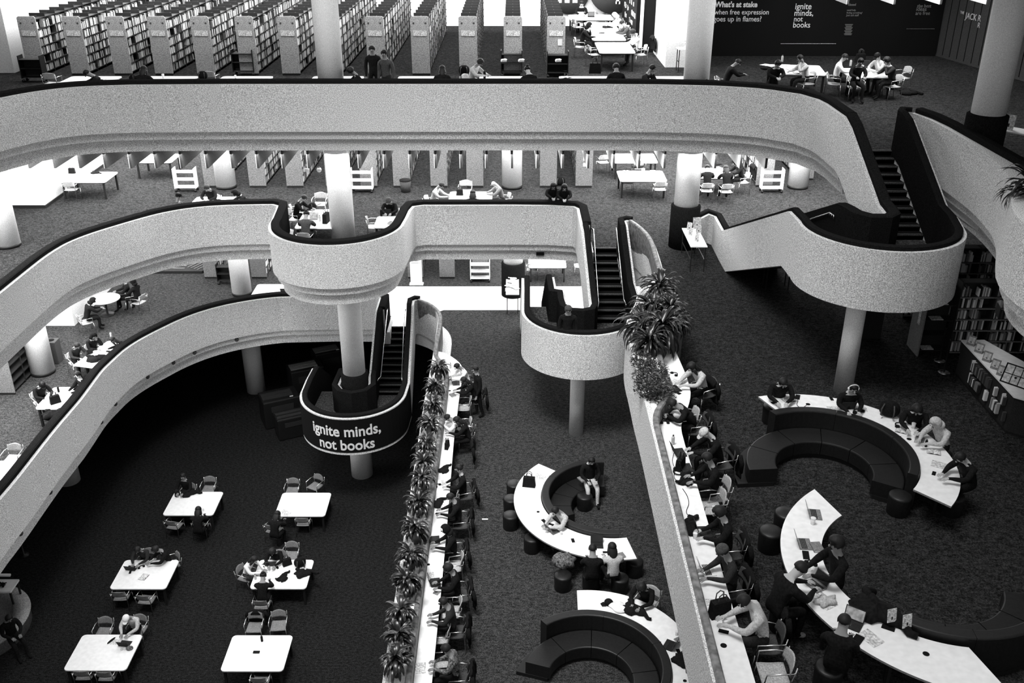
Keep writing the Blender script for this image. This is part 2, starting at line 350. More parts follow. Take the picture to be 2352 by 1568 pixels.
# ------------------------------------------------------------------ columns
def column(x, y, z, h, r=.42, collar=False, thin=False):
    o = empty('column', (x, y, z)); o['kind'] = 'structure'
    MB().lathe([(r, .0 if not collar else 1.2), (r, h)], n=40).build('shaft', 'column_paint', o)
    if collar:
        MB().lathe([(r+.09, 0), (r+.09, 1.5), (r+.06, 1.52), (r-.02, 1.54)], n=40).build('carpet_collar', 'carpet_rail', o)
    elif not thin: MB().lathe([(r+.008, 0), (r+.008, .12)], n=40).build('base_ring', 'dark_metal', o)
H = 3.78
for x in (-5.95, 6.05, -17.85):
    column(x, 32.4, A, 4.8 if x != 6.05 else 4.8, collar=(x == 6.05)*0)
    column(x, 32.4, B, H, collar=(x > 0))
column(-17.4, 31.9, C, H)
column(-5.95, 32.4, C-LD, LD+4.8-1.0, collar=True); column(-5.95, 32.4, D, C-LD-.3, thin=True)
column(6.05, 32.4, C, H)
for x in (-12.0, 0, 12.0): column(x, 39.5, B, H)
column(-11.9, 39.4, C, H); column(0.05, 39.3, C, H, collar=True)
column(-11.8, 39.3, D, H, thin=True); column(-17.4, 31.9, D, H, thin=True)
column(11.75, 25.3, A, 5.5, .42, collar=True) if 0 else None
cr = P(2247, 200, A+1.6)
column(12.25, 25.0, A, 5.5, .42, collar=True)
column(2.12, 27.6, C, 3.2, .235, thin=True); column(8.45, 21.75, B, 3.2, .235, thin=True)
# ------------------------------------------------------------------ stairs
def flight(name, x0, x1, ytop, ztop, n, drop, tread, direction, label=None, top=True):
    """steps going down from ytop, towards the camera (-1) or away from it (+1)"""
    r = drop/n; o = empty(name, ((x0+x1)/2, ytop, ztop)); o['kind'] = 'structure'
    st = MB(); no = MB(); L = x1-x0
    def bx(mb, ya, yb, za, zb, xs=L): mb.box((0, direction*(ya+yb)/2, (za+zb)/2), (xs, abs(yb-ya), abs(zb-za)))
    bx(no, -.05, .03, -.03, .004)
    for i in range(1, n):
        z = -r*i; y = tread*(i-1)
        bx(st, y, y+tread, z-.32, z); bx(no, y+tread-.045, y+tread+.012, z-.04, z+.004)
        bx(st, y-.02, y, z-.1, z+r-.03)
    bx(st, tread*(n-1)-.02, tread*(n-1), -drop-.1, -drop+r-.03)
    st.build('steps', 'stair_carpet', o); no.build('nosing', 'nosing', o)
    return o
def landing(pts, z, name):
    n = len(pts); mb = MB(); mb.add([(p[0], p[1], z) for p in pts], [tuple(range(n))]); mb.mi = 1
    mb.add([(p[0], p[1], z-.3) for p in pts]+[(p[0], p[1], z-.002) for p in pts], [tuple(range(n))[::-1]]+[(i, (i+1) % n, n+(i+1) % n, n+i) for i in range(n)])
    return struct(name, mb, ['carpet_light', 'plaster'])
flight('stair_flight', 9.4, 11.12, 27.17, A, 11, LD, .26, -1)
flight('stair_flight', 2.52, 3.9, 32.2, B, 10, LD, .28, -1)
flight('stair_flight', -5.26, -4.1, 35.94, C, 11, LD, .26, -1)
flight('stair_flight', 7.36, 8.6, 24.6, A-LD, 18, 4.8-LD, .36, 1)
flight('stair_flight', .6, 1.5, 31.0, B-LD, 18, 4.8-LD, .27, 1)
flight('stair_flight', -7.55, -6.65, 33.6, C-LD, 18, 4.8-LD, .26, 1)
landing(arc(9.07, 22.77, 1.7, 180, 350)+[(11.1, 23.4), (11.1, 24.6), (7.35, 24.6)], A-LD, 'floor_landing_upper')
landing(arc(2.23, 28.36, 1.66, 180, 360)+[(3.98, 29.75), (1.8, 29.75), (1.6, 31.0), (.55, 31.0)], B-LD, 'floor_landing_middle')
landing(arc(-5.89, 31.67, 1.70, 180, 355)+[(-4.15, 33.35), (-6.5, 33.4), (-6.5, 33.6), (-7.6, 33.6)], C-LD, 'floor_landing_lower')
# handrails inside the stairs
def rail(pts, n=0):
    o = empty('handrail', pts[0]); o['kind'] = 'structure'
    b = Vector(pts[0]); q = [tuple(Vector(p)-b) for p in pts]
    MB().tube(q, .022, 8).build('tube', 'chrome', o)
    k = MB()
    for i in range(5):
        t = i/4; j = min(int(t*(len(q)-1)), len(q)-2); f = t*(len(q)-1)-j
        p = Vector(q[j]).lerp(Vector(q[j+1]), f); k.tube([p, p-Vector((0, 0, .09))], .012, 6)
    k.build('bracket', 'chrome', o)
rail([(11.0, 27.2, A+.95), (10.93, 27.3, A+.9), (10.94, 27.1, A+.9), (11.2, 24.6, za2-.15), (11.2, 24.3, za2-.2)])
rail([(2.76, 32.0, B+.8), (2.8, 31.7, B+.86), (2.86, 29.35, zb2-.2), (2.8, 29.1, zb2-.25)])
rail([(3.62, 32.0, B+.8), (3.6, 31.7, B+.86), (3.7, 29.5, zb2-.1), (3.76, 29.3, zb2-.2)])
rail([(-5.05, 35.9, C+.8), (-5.02, 35.6, C+.86), (-5.1, 33.3, zc2-.2), (-5.2, 33.1, zc2-.25)])
rail([(-4.3, 35.9, C+.8), (-4.32, 35.6, C+.86), (-4.28, 33.3, zc2-.2), (-4.25, 33.1, zc2-.25)])
rail([(8.4, 24.2, za2-.25), (8.42, 24.6, za2-.3), (8.42, 31.2, B+.8)])
struct('ceiling', MB().prism([(-30, 31.6), (7.5, 31.6), (8.6, 29.5), (8.6, 12), (30, 12), (30, 52), (-30, 52)], 20.25, 20.8), 'plaster_plain')
struct('ceiling', MB().box((-24, 21.8, 20.5), (12, 19.5, .5)), 'plaster_plain')
# hung ceilings: deep baffles under the slabs
def baffles(xs, y0, y1, z, h):
    for x in xs:
        o = empty('ceiling_baffle', (x, y0, z)); o['kind'] = 'structure'
        MB().box((0, (y1-y0)/2, h/2), (.07, y1-y0, h)).build('shaded_side', 'dim', o)  # dark colour stands in for shade on this side of the baffle
        MB().box((-.045, (y1-y0)/2, h/2), (.02, y1-y0, h)).build('lit_side', 'white', o)  # white face stands in for light falling on one side
baffles([k*.857-.0 for k in range(-24, 17) if k*.857 < 9], 32.0, 39.0, 12.52, .85)
baffles([k*.857 for k in range(-21, 3)], 37.0, 42.0, 7.72, .85)
baffles([11.2+k*1.55 for k in range(5)], 34, 42, 17.55, .7)
# ------------------------------------------------------------------ furniture builders
PROTO = {}
def proto(name, fn):
    """first call builds the thing, later calls copy it with its parts"""
    if name in PROTO: return copy_tree(PROTO[name])
    PROTO[name] = fn(); return PROTO[name]
def place(o, x, y, z, deg=0, label=None, cat=None, group=None, s=None):
    o.location = (x, y, z); o.rotation_euler = (0, 0, math.radians(deg))
    s = s or 1; o.scale = (s, s, s) if not isinstance(s, tuple) else s
    tag(o, label, cat, group); return o
def rrect(w, d, r=.12, n=4):
    out = []
    for cx, cy, a in ((w/2-r, d/2-r, 0), (-w/2+r, d/2-r, 90), (-w/2+r, -d/2+r, 180), (w/2-r, -d/2+r, 270)):
        for i in range(n+1):
            t = math.radians(a+90*i/n); out.append((cx+r*math.cos(t), cy+r*math.sin(t)))
    return out
def mk_chair(shell='chair_shell'):
    def f():
        o = empty('reading_chair')
        # seat shell, back shell curved round the sitter, chromed frame
        mb = MB(); mb.smooth = True; n = 6; vs = []
        for i in range(n+1):
            y = -.22+.44*i/n; zz = .455-.018*math.sin(PI*i/n)-(.02 if i == n else 0)
            for k in range(n+1):
                x = -.23+.46*k/n; vs.append((x*(1-.08*(i == 0)), y, zz+.012*abs(x/.23)**2))
        fs = [(i*(n+1)+k, i*(n+1)+k+1, (i+1)*(n+1)+k+1, (i+1)*(n+1)+k) for i in range(n) for k in range(n)]
        mb.add(vs, fs); s = mb.build('seat', shell, o); md = s.modifiers.new('thick', 'SOLIDIFY'); md.thickness = .02
        mb = MB(); mb.smooth = True; vs = []
        for i in range(n+1):
            for k in range(n+1):
                u = -1+2*k/n; w_ = .23*(1-.12*(i/n)**3)
                vs.append((u*w_, -.25-.05*i/n+.05*u*u, .60+.24*i/n-(.05*u*u if i == n else 0)))
        mb.add(vs, fs); s = mb.build('backrest', shell, o); md = s.modifiers.new('thick', 'SOLIDIFY'); md.thickness = .018
        for sx in (-1, 1):
            MB().tube([(sx*.24, .2, .45), (sx*.25, .24, 0)], .012, 6).build('leg', 'chrome', o)
            MB().tube([(sx*.24, -.29, .78), (sx*.24, -.24, .5), (sx*.25, -.27, 0)], .012, 6).build('leg', 'chrome', o)
            MB().tube([(sx*.25, .2, .44), (sx*.27, .18, .66), (sx*.27, -.1, .68), (sx*.24, -.28, .66)], .012, 6).build('arm_frame', 'chrome', o)
        return o
    return f
NCH = [0]
def chair(px, py, z, deg, where, shell='chair_shell', seat=.45):
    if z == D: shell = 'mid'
    x, y = P(px, py, z+seat)
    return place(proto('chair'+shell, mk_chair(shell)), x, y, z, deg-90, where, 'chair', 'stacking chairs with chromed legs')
def mk_table(w, d, h=.74, edge=True, leg='dark_metal', lw=.07):
    def f():
        o = empty('reading_table')
        t = MB().prism(rrect(w, d), h-.035, h).build('tabletop', 'laminate', o)
        MB().prism(rrect(w-.06, d-.06), h-.075, h-.036).build('apron', 'dark_metal', o)
        for sx in (-1, 1):
            for sy in (-1, 1): MB().box((sx*(w/2-.1), sy*(d/2-.1), (h-.076)/2), (lw, lw, h-.076)).build('leg', leg, o)
        return o
    return f
def table(x, y, z, w, d, deg, label, group='white topped reading tables'):
    return place(proto('table%.2f_%.2f' % (w, d), mk_table(w, d)), x, y, z, deg, label, 'table', group)
def ring_table(name, co, ro, ci, ri, a0, a1, z, label, legs=5):
    o = empty(name, (ci[0], ci[1], z)); n = 44
    out = [(co[0]-ci[0]+ro*math.cos(math.radians(a0+(a1-a0)*i/n)), co[1]-ci[1]+ro*math.sin(math.radians(a0+(a1-a0)*i/n))) for i in range(n+1)]
    inn = [(ri*math.cos(math.radians(a0+(a1-a0)*i/n)), ri*math.sin(math.radians(a0+(a1-a0)*i/n))) for i in range(n+1)]
    mb = MB()
    for i in range(n):
        q = [inn[i], out[i], out[i+1], inn[i+1]]
        mb.add([(p[0], p[1], .70) for p in q]+[(p[0], p[1], .74) for p in q], [(4, 5, 6, 7), (3, 2, 1, 0)])
    mb.mi = 1
    for i in range(n):
        for q in ((inn[i+1], inn[i]), (out[i], out[i+1])):
            mb.add([(q[0][0], q[0][1], .70), (q[1][0], q[1][1], .70), (q[1][0], q[1][1], .74), (q[0][0], q[0][1], .74)], [(0, 1, 2, 3)])
    for k in (0, n):
        q = (inn[k], out[k]); mb.add([(q[0][0], q[0][1], .70), (q[1][0], q[1][1], .70), (q[1][0], q[1][1], .74), (q[0][0], q[0][1], .74)], [(0, 1, 2, 3)])
    mb.build('tabletop', ['laminate', 'laminate_edge'], o)
    for i in range(legs):
        k = int((i+.5)*n/legs); p = Vector(inn[k]).lerp(Vector(out[k]), .5); q = Vector(inn[k]).lerp(Vector(out[k]), .82)
        L = MB(); L.box((p.x, p.y, .34), (.06, .06, .68)); L.box((q.x, q.y, .34), (.05, .05, .68)); L.box(((p.x+q.x)/2, (p.y+q.y)/2, .685), (.3, .3, .03), math.atan2(q.y, q.x)); L.build('leg', 'dark_metal', o)
    return tag(o, label, 'table', 'curved white laptop tables')
def ring(mb, r0, r1, a0, a1, z0, z1, n=30):
    for i in range(n):
        a = math.radians(a0+(a1-a0)*i/n); b = math.radians(a0+(a1-a0)*(i+1)/n)
        q = [(r0*math.cos(a), r0*math.sin(a)), (r1*math.cos(a), r1*math.sin(a)), (r1*math.cos(b), r1*math.sin(b)), (r0*math.cos(b), r0*math.sin(b))]
        mb.add([(p[0], p[1], z0) for p in q]+[(p[0], p[1], z1) for p in q], [(4, 5, 6, 7), (3, 2, 1, 0), (1, 2, 6, 5), (3, 0, 4, 7)])
        if i == 0: mb.add([(p[0], p[1], zz) for zz in (z0, z1) for p in (q[0], q[1])], [(0, 1, 3, 2)])
        if i == n-1: mb.add([(p[0], p[1], zz) for zz in (z0, z1) for p in (q[3], q[2])], [(0, 1, 3, 2)])
    return mb
def sofa(c, rin, rout, seat, back, z, label, cushions=4):
    o = empty('curved_sofa', (c[0], c[1], z))
    ring(MB(), rin+.06, rout-.02, seat[0], seat[1], 0, .1).build('plinth', 'dark_metal', o)
    st = (seat[1]-seat[0])/cushions
    for i in range(cushions):
        q = ring(MB(), rin, rout-.24, seat[0]+st*i+.4, seat[0]+st*(i+1)-.4, .1, .44, 12).build('seat_cushion', 'vinyl', o); bevel(q, .03)
    bk = (back[1]-back[0])/3
    for i in range(3):
        q = ring(MB(), rout-.22, rout, back[0]+bk*i+.1, back[0]+bk*(i+1)-.1, .1, .86, 12).build('back_cushion', 'vinyl', o); bevel(q, .03)
    return tag(o, label, 'sofa', 'black curved sofas')
def mk_stool():
    o = empty('round_stool')
    MB().lathe([(.21, 0), (.22, .02), (.23, .4), (.225, .43), (.2, .45), (.05, .462)], n=28).build('drum_seat', 'vinyl', o)
    MB().lathe([(.2, .0), (.2, .012)], n=20).build('base_ring', 'dark_metal', o)
    return o
def stool(px, py, z, label):
    x, y = P(px, py, z+.4); return place(proto('stool', mk_stool), x, y, z, 0, label, 'stool', 'black round stools by the curved tables')
# ------------------------------------------------------------------ small things
def mk_laptop(body='light', screen='screen_dark', lid=110):
    def f():
        o = empty('laptop')
        MB().box((0, 0, .009), (.33, .23, .018)).build('base', body, o)
        k = MB()
        for r in range(4):
            for c in range(10): k.box((-.135+.03*c, .065-.028*r, .0195), (.024, .022, .003))
        k.build('keyboard', 'dark_metal', o)
        a = math.radians(lid-90); mb = MB(); mb.T = Matrix.Translation((0, .115, .02)) @ Matrix.Rotation(-a, 4, 'X')
        mb.box((0, 0, .11), (.33, .008, .22)); s = mb.build('lid', body, o)
        mb = MB(); mb.T = Matrix.Translation((0, .115, .02)) @ Matrix.Rotation(-a, 4, 'X'); mb.box((0, -.006, .112), (.30, .004, .19)); mb.build('display', screen, s)
        return o
    return f
LV = {'A': A, 'B': B, 'C': C, 'D': D}
def on(px, py, z, h=.74): return P(px, py, z+h)+(z+h,)
def laptop(px, py, z, deg, label, body='light', screen='screen_dark', h=.742):
    x, y, zz = on(px, py, z, h)
    return place(proto('laptop'+body+screen, mk_laptop(body, screen)), x, y, zz, deg-90, label, 'laptop', 'open laptops on the tables')
def simple(name, cat, build, x, y, z, deg, label, group=None, s=None):
    return place(proto(name, build), x, y, z, deg, label, cat, group, s)
def mk_paper():
    o = MB().add([(-.105, -.148, .001), (.105, -.148, .001), (.105, .148, .001), (-.105, .148, .001), (-.105, -.148, .004), (.105, -.148, .004), (.105, .148, .004), (-.105, .148, .004)],
                 [(3, 2, 1, 0), (4, 5, 6, 7), (0, 1, 5, 4), (1, 2, 6, 5), (2, 3, 7, 6), (3, 0, 4, 7)]).build('paper_sheet', 'paper_print'); return o
def mk_openbook():
    o = empty('open_book'); mb = MB(); mb.smooth = True
    for s in (-1, 1):
        n = 6; vs = []
        for i in range(n+1):
            t = i/n; x = s*.15*t; z = .006+.022*math.sin(PI*min(1, t*1.1))*(1-.4*t)
            vs += [(x, -.11, z), (x, .11, z)]
        mb.add(vs, [(2*i, 2*i+2, 2*i+3, 2*i+1) if s > 0 else (2*i+1, 2*i+3, 2*i+2, 2*i) for i in range(n)])
    mb.build('pages', 'paper_print', o)
    MB().box((0, 0, .002), (.31, .235, .004)).build('cover', 'dim', o); return o
def mk_closedbook():
    o = empty('book'); MB().box((0, 0, .016), (.16, .225, .026)).build('pages', 'paper', o)
    b = MB(); b.box((0, 0, .002), (.17, .235, .004)); b.box((0, 0, .031), (.17, .235, .004)); b.box((-.084, 0, .0165), (.004, .235, .033)); b.build('cover', 'mid', o); return o
def mk_phone(): 
    o = MB().box((0, 0, .004), (.072, .148, .008)).build('phone', 'black'); return o
def mk_cup():
    o = empty('paper_cup'); MB().lathe([(.028, 0), (.038, .1)], n=20).build('cup', 'white', o); MB().lathe([(.040, .1), (.040, .108), (.034, .112)], n=20).build('lid', 'paper', o); return o
def mk_bottle():
    o = empty('water_bottle'); MB().lathe([(.032, 0), (.034, .02), (.034, .15), (.03, .17), (.014, .19)], n=18).build('bottle', 'light', o); MB().lathe([(.016, .19), (.016, .215)], n=14).build('cap', 'dim', o); return o
def mk_darkbottle():
    o = empty('water_bottle'); MB().lathe([(.034, 0), (.036, .02), (.036, .17), (.03, .19)], n=18).build('bottle', 'black', o); MB().lathe([(.022, .19), (.022, .22)], n=14).build('cap', 'dim', o); return o
def mk_headphones():
    o = empty('headphones'); MB().tube([(.08*math.cos(a), .09*math.sin(a), .02) for a in [PI*i/12 for i in range(13)]], .009, 8).build('headband', 'black', o)
    for s in (-1, 1): MB().lathe([(.02, 0), (.04, .005), (.04, .03), (.02, .035)], (s*.08, 0, .0), 16).build('ear_cup', 'coat', o)
    return o
def mk_grommet():
    return MB().lathe([(.035, 0), (.035, .002), (.03, .003)], n=20).build('cable_grommet', 'black')
def mk_backpack():
    o = empty('backpack')
    b = MB().blob((0, 0, .17), (.2, .13, .18), 18, 12, lambda d: 1+.10*(abs(d.x)*abs(d.z))).build('bag', 'coat', o)
    MB().blob((0, .1, .12), (.14, .07, .11), 14, 8).build('front_pocket', 'dark', o)
    for s in (-1, 1): MB().tube([(s*.09, -.1, .3), (s*.12, -.2, .22), (s*.12, -.2, .1), (s*.1, -.11, .04)], .014, 6).build('strap', 'dim', o)
    return o
def mk_coat(seed):
    def f():
        rnd = random.Random(seed); o = empty('folded_coat'); n, m = 18, 12; ph = [rnd.uniform(0, 6) for _ in range(6)]
        def q(d):
            a = math.atan2(d.y, d.x); return 1+.16*math.sin(3*a+ph[0])+.1*math.sin(5*a+ph[1])+.07*math.sin(9*a+ph[2])
        MB().blob((0, 0, .04), (.3, .2, .1), 26, 12, q).build('body', 'coat', o)
        MB().tube([(.1, .05, .1), (.28, -.02, .08), (.42, -.12, .04), (.5, -.1, .03)], [.06, .055, .045, .04], 8).build('sleeve', 'coat', o)
        MB().tube([(-.12, .1, .1), (-.2, .2, .09), (-.12, .28, .05)], [.05, .05, .04], 8).build('hood', 'coat', o)
        return o
    return f
def mk_hungcoat():
    """coat hung over a chair back, built at the chair's own origin"""
    o = empty('hung_coat'); mb = MB(); mb.smooth = True; n, m = 14, 10; vs = []
    for i in range(m+1):
        for k in range(n+1):
            u = -1+2*k/n; t = i/m
            vs.append((u*(.26+.05*t), -.33-.05*math.sin(t*2.2)-.02*math.sin(u*9+t*4), .88-.62*t-.05*u*u))
    mb.add(vs, [(i*(n+1)+k, (i+1)*(n+1)+k, (i+1)*(n+1)+k+1, i*(n+1)+k+1) for i in range(m) for k in range(n)])
    vs = []
    for i in range(5):
        for k in range(n+1):
            u = -1+2*k/n; t = i/4; vs.append((u*.25, -.33+.10*t, .885-.05*u*u-.14*t*t))
    mb.add(vs, [(i*(n+1)+k, i*(n+1)+k+1, (i+1)*(n+1)+k+1, (i+1)*(n+1)+k) for i in range(4) for k in range(n)])
    b = mb.build('cloth', 'coat', o); md = b.modifiers.new('thick', 'SOLIDIFY'); md.thickness = .03
    for s in (-1, 1): MB().tube([(s*.27, -.33, .78), (s*.33, -.36, .6), (s*.3, -.38, .36)], [.05, .05, .035], 8).build('sleeve', 'coat', o)
    return o
def mk_tote():
    o = empty('handbag'); MB().box((0, 0, .14), (.34, .14, .28), 0, .86).build('bag', 'coat', o)
    for s in (-1, 1): MB().tube([(-.07, s*.04, .27), (-.06, s*.04, .4), (0, s*.04, .44), (.06, s*.04, .4), (.07, s*.04, .27)], .01, 6).build('handle', 'dim', o)
    return o
def mk_cart():
    o = empty('book_cart')
    for s in (-1, 1): bevel(MB().box((s*.43, 0, .56), (.03, .42, .84)).build('side_panel', 'laminate', o), .01)
    for z in (.18, .5, .82): MB().box((0, 0, z), (.83, .38, .025)).build('shelf', 'laminate', o)
    for sx in (-1, 1):
        for sy in (-1, 1): MB().lathe([(.05, -.05), (.05, .05)], (0, 0, 0), 12).build('caster', 'dark_metal', o, (sx*.4, sy*.16, .055), (PI/2, 0, 0))
    return o
def mk_darkcart():
    o = empty('book_cart')
    for s in (-1, 1): bevel(MB().box((s*.40, 0, .56), (.03, .42, .84)).build('side_panel', 'vinyl', o), .01)
    for z in (.18, .5, .82): MB().box((0, 0, z), (.77, .38, .025)).build('shelf', 'dark', o)
    MB().box((0, .17, .5), (.77, .02, .6)).build('back_panel', 'dark', o)
    for sx in (-1, 1):
        for sy in (-1, 1): MB().lathe([(.05, -.05), (.05, .05)], (0, 0, 0), 12).build('caster', 'dark_metal', o, (sx*.37, sy*.16, .055), (PI/2, 0, 0))
    return o
def mk_trestle(w, d, h=.9):
    def f():
        o = empty('display_table'); MB().box((0, 0, h-.015), (w, d, .03)).build('tabletop', 'laminate', o)
        for sx in (-1, 1):
            for sy in (-1, 1): MB().box((sx*(w/2-.05), sy*(d/2-.05), (h-.03)/2), (.03, .03, h-.03)).build('leg', 'dark_metal', o)
            MB().box((sx*(w/2-.05), 0, h*.45), (.02, d-.1, .025)).build('crossbar', 'dark_metal', o)
        return o
    return f
GEN = {'paper_sheet': ('paper', mk_paper), 'open_book': ('book', mk_openbook), 'book': ('book', mk_closedbook), 'phone': ('phone', mk_phone), 'cup': ('cup', mk_cup),
       'bottle': ('bottle', mk_bottle), 'dark_bottle': ('bottle', mk_darkbottle), 'headphones': ('headphones', mk_headphones), 'grommet': ('cable hole', mk_grommet),
       'backpack': ('backpack', mk_backpack), 'coat': ('coat', mk_coat(3)), 'coat2': ('coat', mk_coat(8)), 'tote': ('bag', mk_tote)}
GRP = {'paper_sheet': 'papers lying on tables', 'open_book': 'open books on tables', 'book': 'closed books on tables', 'phone': 'phones lying on tables', 'cup': 'paper cups', 'bottle': 'water bottles', 'dark_bottle': 'water bottles',
       'headphones': 'headphones', 'grommet': 'round cable holes in the desks', 'backpack': 'backpacks', 'coat': 'coats', 'coat2': 'coats', 'tote': 'handbags'}
def item(kind, px, py, z, deg, label, h=.742, s=None):
    cat, fn = GEN[kind]; x, y, zz = on(px, py, z, h)
    return simple(kind, cat, fn, x, y, zz, deg, label, GRP[kind], s)
# ------------------------------------------------------------------ people
def seg_dist(p, a, b):
    ab = b-a; t = max(0, min(1, (p-a).dot(ab)/max(1e-9, ab.dot(ab)))); return (p-(a+ab*t)).length
def hand(nodes, edges, wrist, wi, d, up, side):
    """palm, four fingers of different length and a thumb leaving the side of the palm"""
    d = Vector(d).normalized(); up = Vector(up).normalized(); s = d.cross(up).normalized()*side; w = Vector(wrist)
    def add(p, r, par, lab='hand'): nodes.append((p, r)); edges.append((par, len(nodes)-1, lab)); return len(nodes)-1
    pm = add(w+d*.055, .030, wi)
    for k, (o, L) in enumerate(((-.030, .062), (-.010, .074), (.010, .068), (.029, .052))):
        kn = add(w+d*.088+s*o, .0105, pm); a = add(w+d*(.088+L*.55)+s*o*1.15-up*.008, .0095, kn); add(w+d*(.088+L)+s*o*1.2-up*.026, .0075, a)
    t = add(w+d*.045-s*.036, .0115, pm); add(w+d*.085-s*.052-up*.012, .009, t)
def body_mesh(name, J):
    nodes = []; edges = []; ix = {}
    def N(k, p, r): nodes.append((Vector(p), r)); ix[k] = len(nodes)-1
    def E(a, b, lab): edges.append((ix[a], ix[b], lab))
    R = dict(pelvis=(.17, .14), waist=(.165, .135), chest=(.185, .15), upper=(.145, .12), neck=.06, skull=.080, crown=.09)
    for k in ('pelvis', 'waist', 'chest', 'upper', 'neck', 'skull', 'crown'): N(k, J[k], R[k])
    E('pelvis', 'waist', 'top'); E('waist', 'chest', 'top'); E('chest', 'upper', 'top'); E('upper', 'neck', 'neck'); E('neck', 'skull', 'head'); E('skull', 'crown', 'head')
    for s in 'LR':
        N('sh'+s, J['sh'+s], .085); N('el'+s, J['el'+s], .060); N('wr'+s, J['wr'+s], .035)
        E('upper', 'sh'+s, 'top'); E('sh'+s, 'el'+s, 'top'); E('el'+s, 'wr'+s, 'fore')
        N('hip'+s, J['hip'+s], .098); N('kn'+s, J['kn'+s], .066); N('an'+s, J['an'+s], .045); N('to'+s, J['to'+s], .038)
        E('pelvis', 'hip'+s, 'leg'); E('hip'+s, 'kn'+s, 'leg'); E('kn'+s, 'an'+s, 'leg'); E('an'+s, 'to'+s, 'shoe')
        hand(nodes, edges, J['wr'+s], ix['wr'+s], J['hd'+s], (0, 0, 1) if abs(Vector(J['hd'+s]).normalized().z) < .8 else (0, -1, 0), 1 if s == 'R' else -1)
    me = bpy.data.meshes.new(name); me.from_pydata([tuple(p) for p, r in nodes], [(a, b) for a, b, l in edges], [])
    o = bpy.data.objects.new(name, me); COL.objects.link(o)
    sk = o.modifiers.new('skin', 'SKIN'); sk.branch_smoothing = .6; sk.use_smooth_shade = True
    for i, (p, r) in enumerate(nodes):
        v = me.skin_vertices[0].data[i]; v.radius = r if isinstance(r, tuple) else (r, r); v.use_root = (i == 0)
    sb = o.modifiers.new('sub', 'SUBSURF'); sb.levels = 1; sb.render_levels = 1
    bpy.context.view_layer.update()
    dg = bpy.context.evaluated_depsgraph_get(); out = bpy.data.meshes.new_from_object(o.evaluated_get(dg)); out.name = name
    bpy.data.objects.remove(o)
    for m in ('dark', 'coat', 'skin_mid', 'black'): out.materials.append(M[m])
    # material per face: 0 top, 1 trousers, 2 skin, 3 shoes
    E2 = [(nodes[a][0], nodes[b][0], l, (nodes[a][1] if not isinstance(nodes[a][1], tuple) else nodes[a][1][0])) for a, b, l in edges]
    lab = {'top': 0, 'fore': 0, 'leg': 1, 'head': 2, 'neck': 2, 'hand': 2, 'shoe': 3}
    hd = Vector(J['neck']); mi = []
    for p in out.polygons:
        c = p.center; best = min(E2, key=lambda e: seg_dist(c, e[0], e[1])-e[3]*.6 if e[2] not in ('hand',) else seg_dist(c, e[0], e[1])-.012)
        mi.append(lab[best[2]])
    out.polygons.foreach_set('material_index', mi); out.polygons.foreach_set('use_smooth', [True]*len(mi)); out.update()
    return out
def pose(lean=15, hd=20, arms='table', kind='sit', spread=.2, turn=0):
    """joint positions; facing +y, hips over the origin"""
    J = {}; L = math.radians(lean); sit = kind in ('sit', 'sofa', 'head')
    pz = .56 if sit else .95
    def sp(d, x=0, off=0): return (x, d*math.sin(L)+off, pz+d*math.cos(L))
    J['pelvis'] = (0, 0, pz); J['waist'] = sp(.17); J['chest'] = sp(.33); J['upper'] = sp(.45); J['neck'] = sp(.56, 0, .01)
    h = L+math.radians(hd); nk = Vector(J['neck'])
    J['skull'] = tuple(nk+Vector((0, math.sin(h)*.10+.02, math.cos(h)*.10))); J['crown'] = tuple(nk+Vector((0, math.sin(h)*.185+.02, math.cos(h)*.185)))
    for s, q in (('L', -1), ('R', 1)):
        J['sh'+s] = sp(.445, q*.185)
        sh = Vector(J['sh'+s])
        if arms == 'table': e = Vector((q*.25, sh.y+.17, .80)); wv = Vector((q*spread*.5, e.y+.22, .80)); hdv = (-q*.25, 1, -.1)
        elif arms == 'type': e = Vector((q*.24, sh.y+.10, .82)); wv = Vector((q*.11, e.y+.24, .80)); hdv = (0, 1, -.1)
        elif arms == 'chin':
            if q < 0: e = Vector((q*.2, sh.y+.22, .80)); wv = Vector((q*.06, J['skull'][1]+.05, J['skull'][2]-.16)); hdv = (.1, .1, 1)
            else: e = Vector((q*.25, sh.y+.17, .80)); wv = Vector((q*.08, e.y+.2, .80)); hdv = (-.4, 1, -.1)
        elif arms == 'rail': e = Vector((q*.22, sh.y+.14, 1.24)); wv = Vector((q*.06, e.y+.22, 1.21)); hdv = (-q*.5, 1, -.2)
        elif arms == 'lap': e = Vector((q*.25, sh.y+.06, pz+.2)); wv = Vector((q*.12, sh.y+.28, pz+.14)); hdv = (-q*.3, 1, 0)
        elif arms == 'head': e = Vector((q*.3, sh.y+.15, .79)); wv = Vector((q*.05, e.y+.16, .79)); hdv = (-q*.8, .6, 0)
        else: e = Vector((q*.24, sh.y-.02, sh.z-.28)); wv = Vector((q*.22, sh.y+.1, sh.z-.52)); hdv = (0, .3, -1)
        J['el'+s] = tuple(e); J['wr'+s] = tuple(wv); J['hd'+s] = hdv
        J['hip'+s] = (q*.10, .03, pz-.03)
        if sit: J['kn'+s] = (q*.13, .44, .52); J['an'+s] = (q*.12, .44+(.08 if kind == 'sofa' else -.06*q), .10); J['to'+s] = (q*.14, J['an'+s][1]+.15, .045)
        else: J['kn'+s] = (q*.11, .03*q+.02, .5); J['an'+s] = (q*.11, .06*q-.04, .09); J['to'+s] = (q*.13, .06*q+.11, .045)
    return J
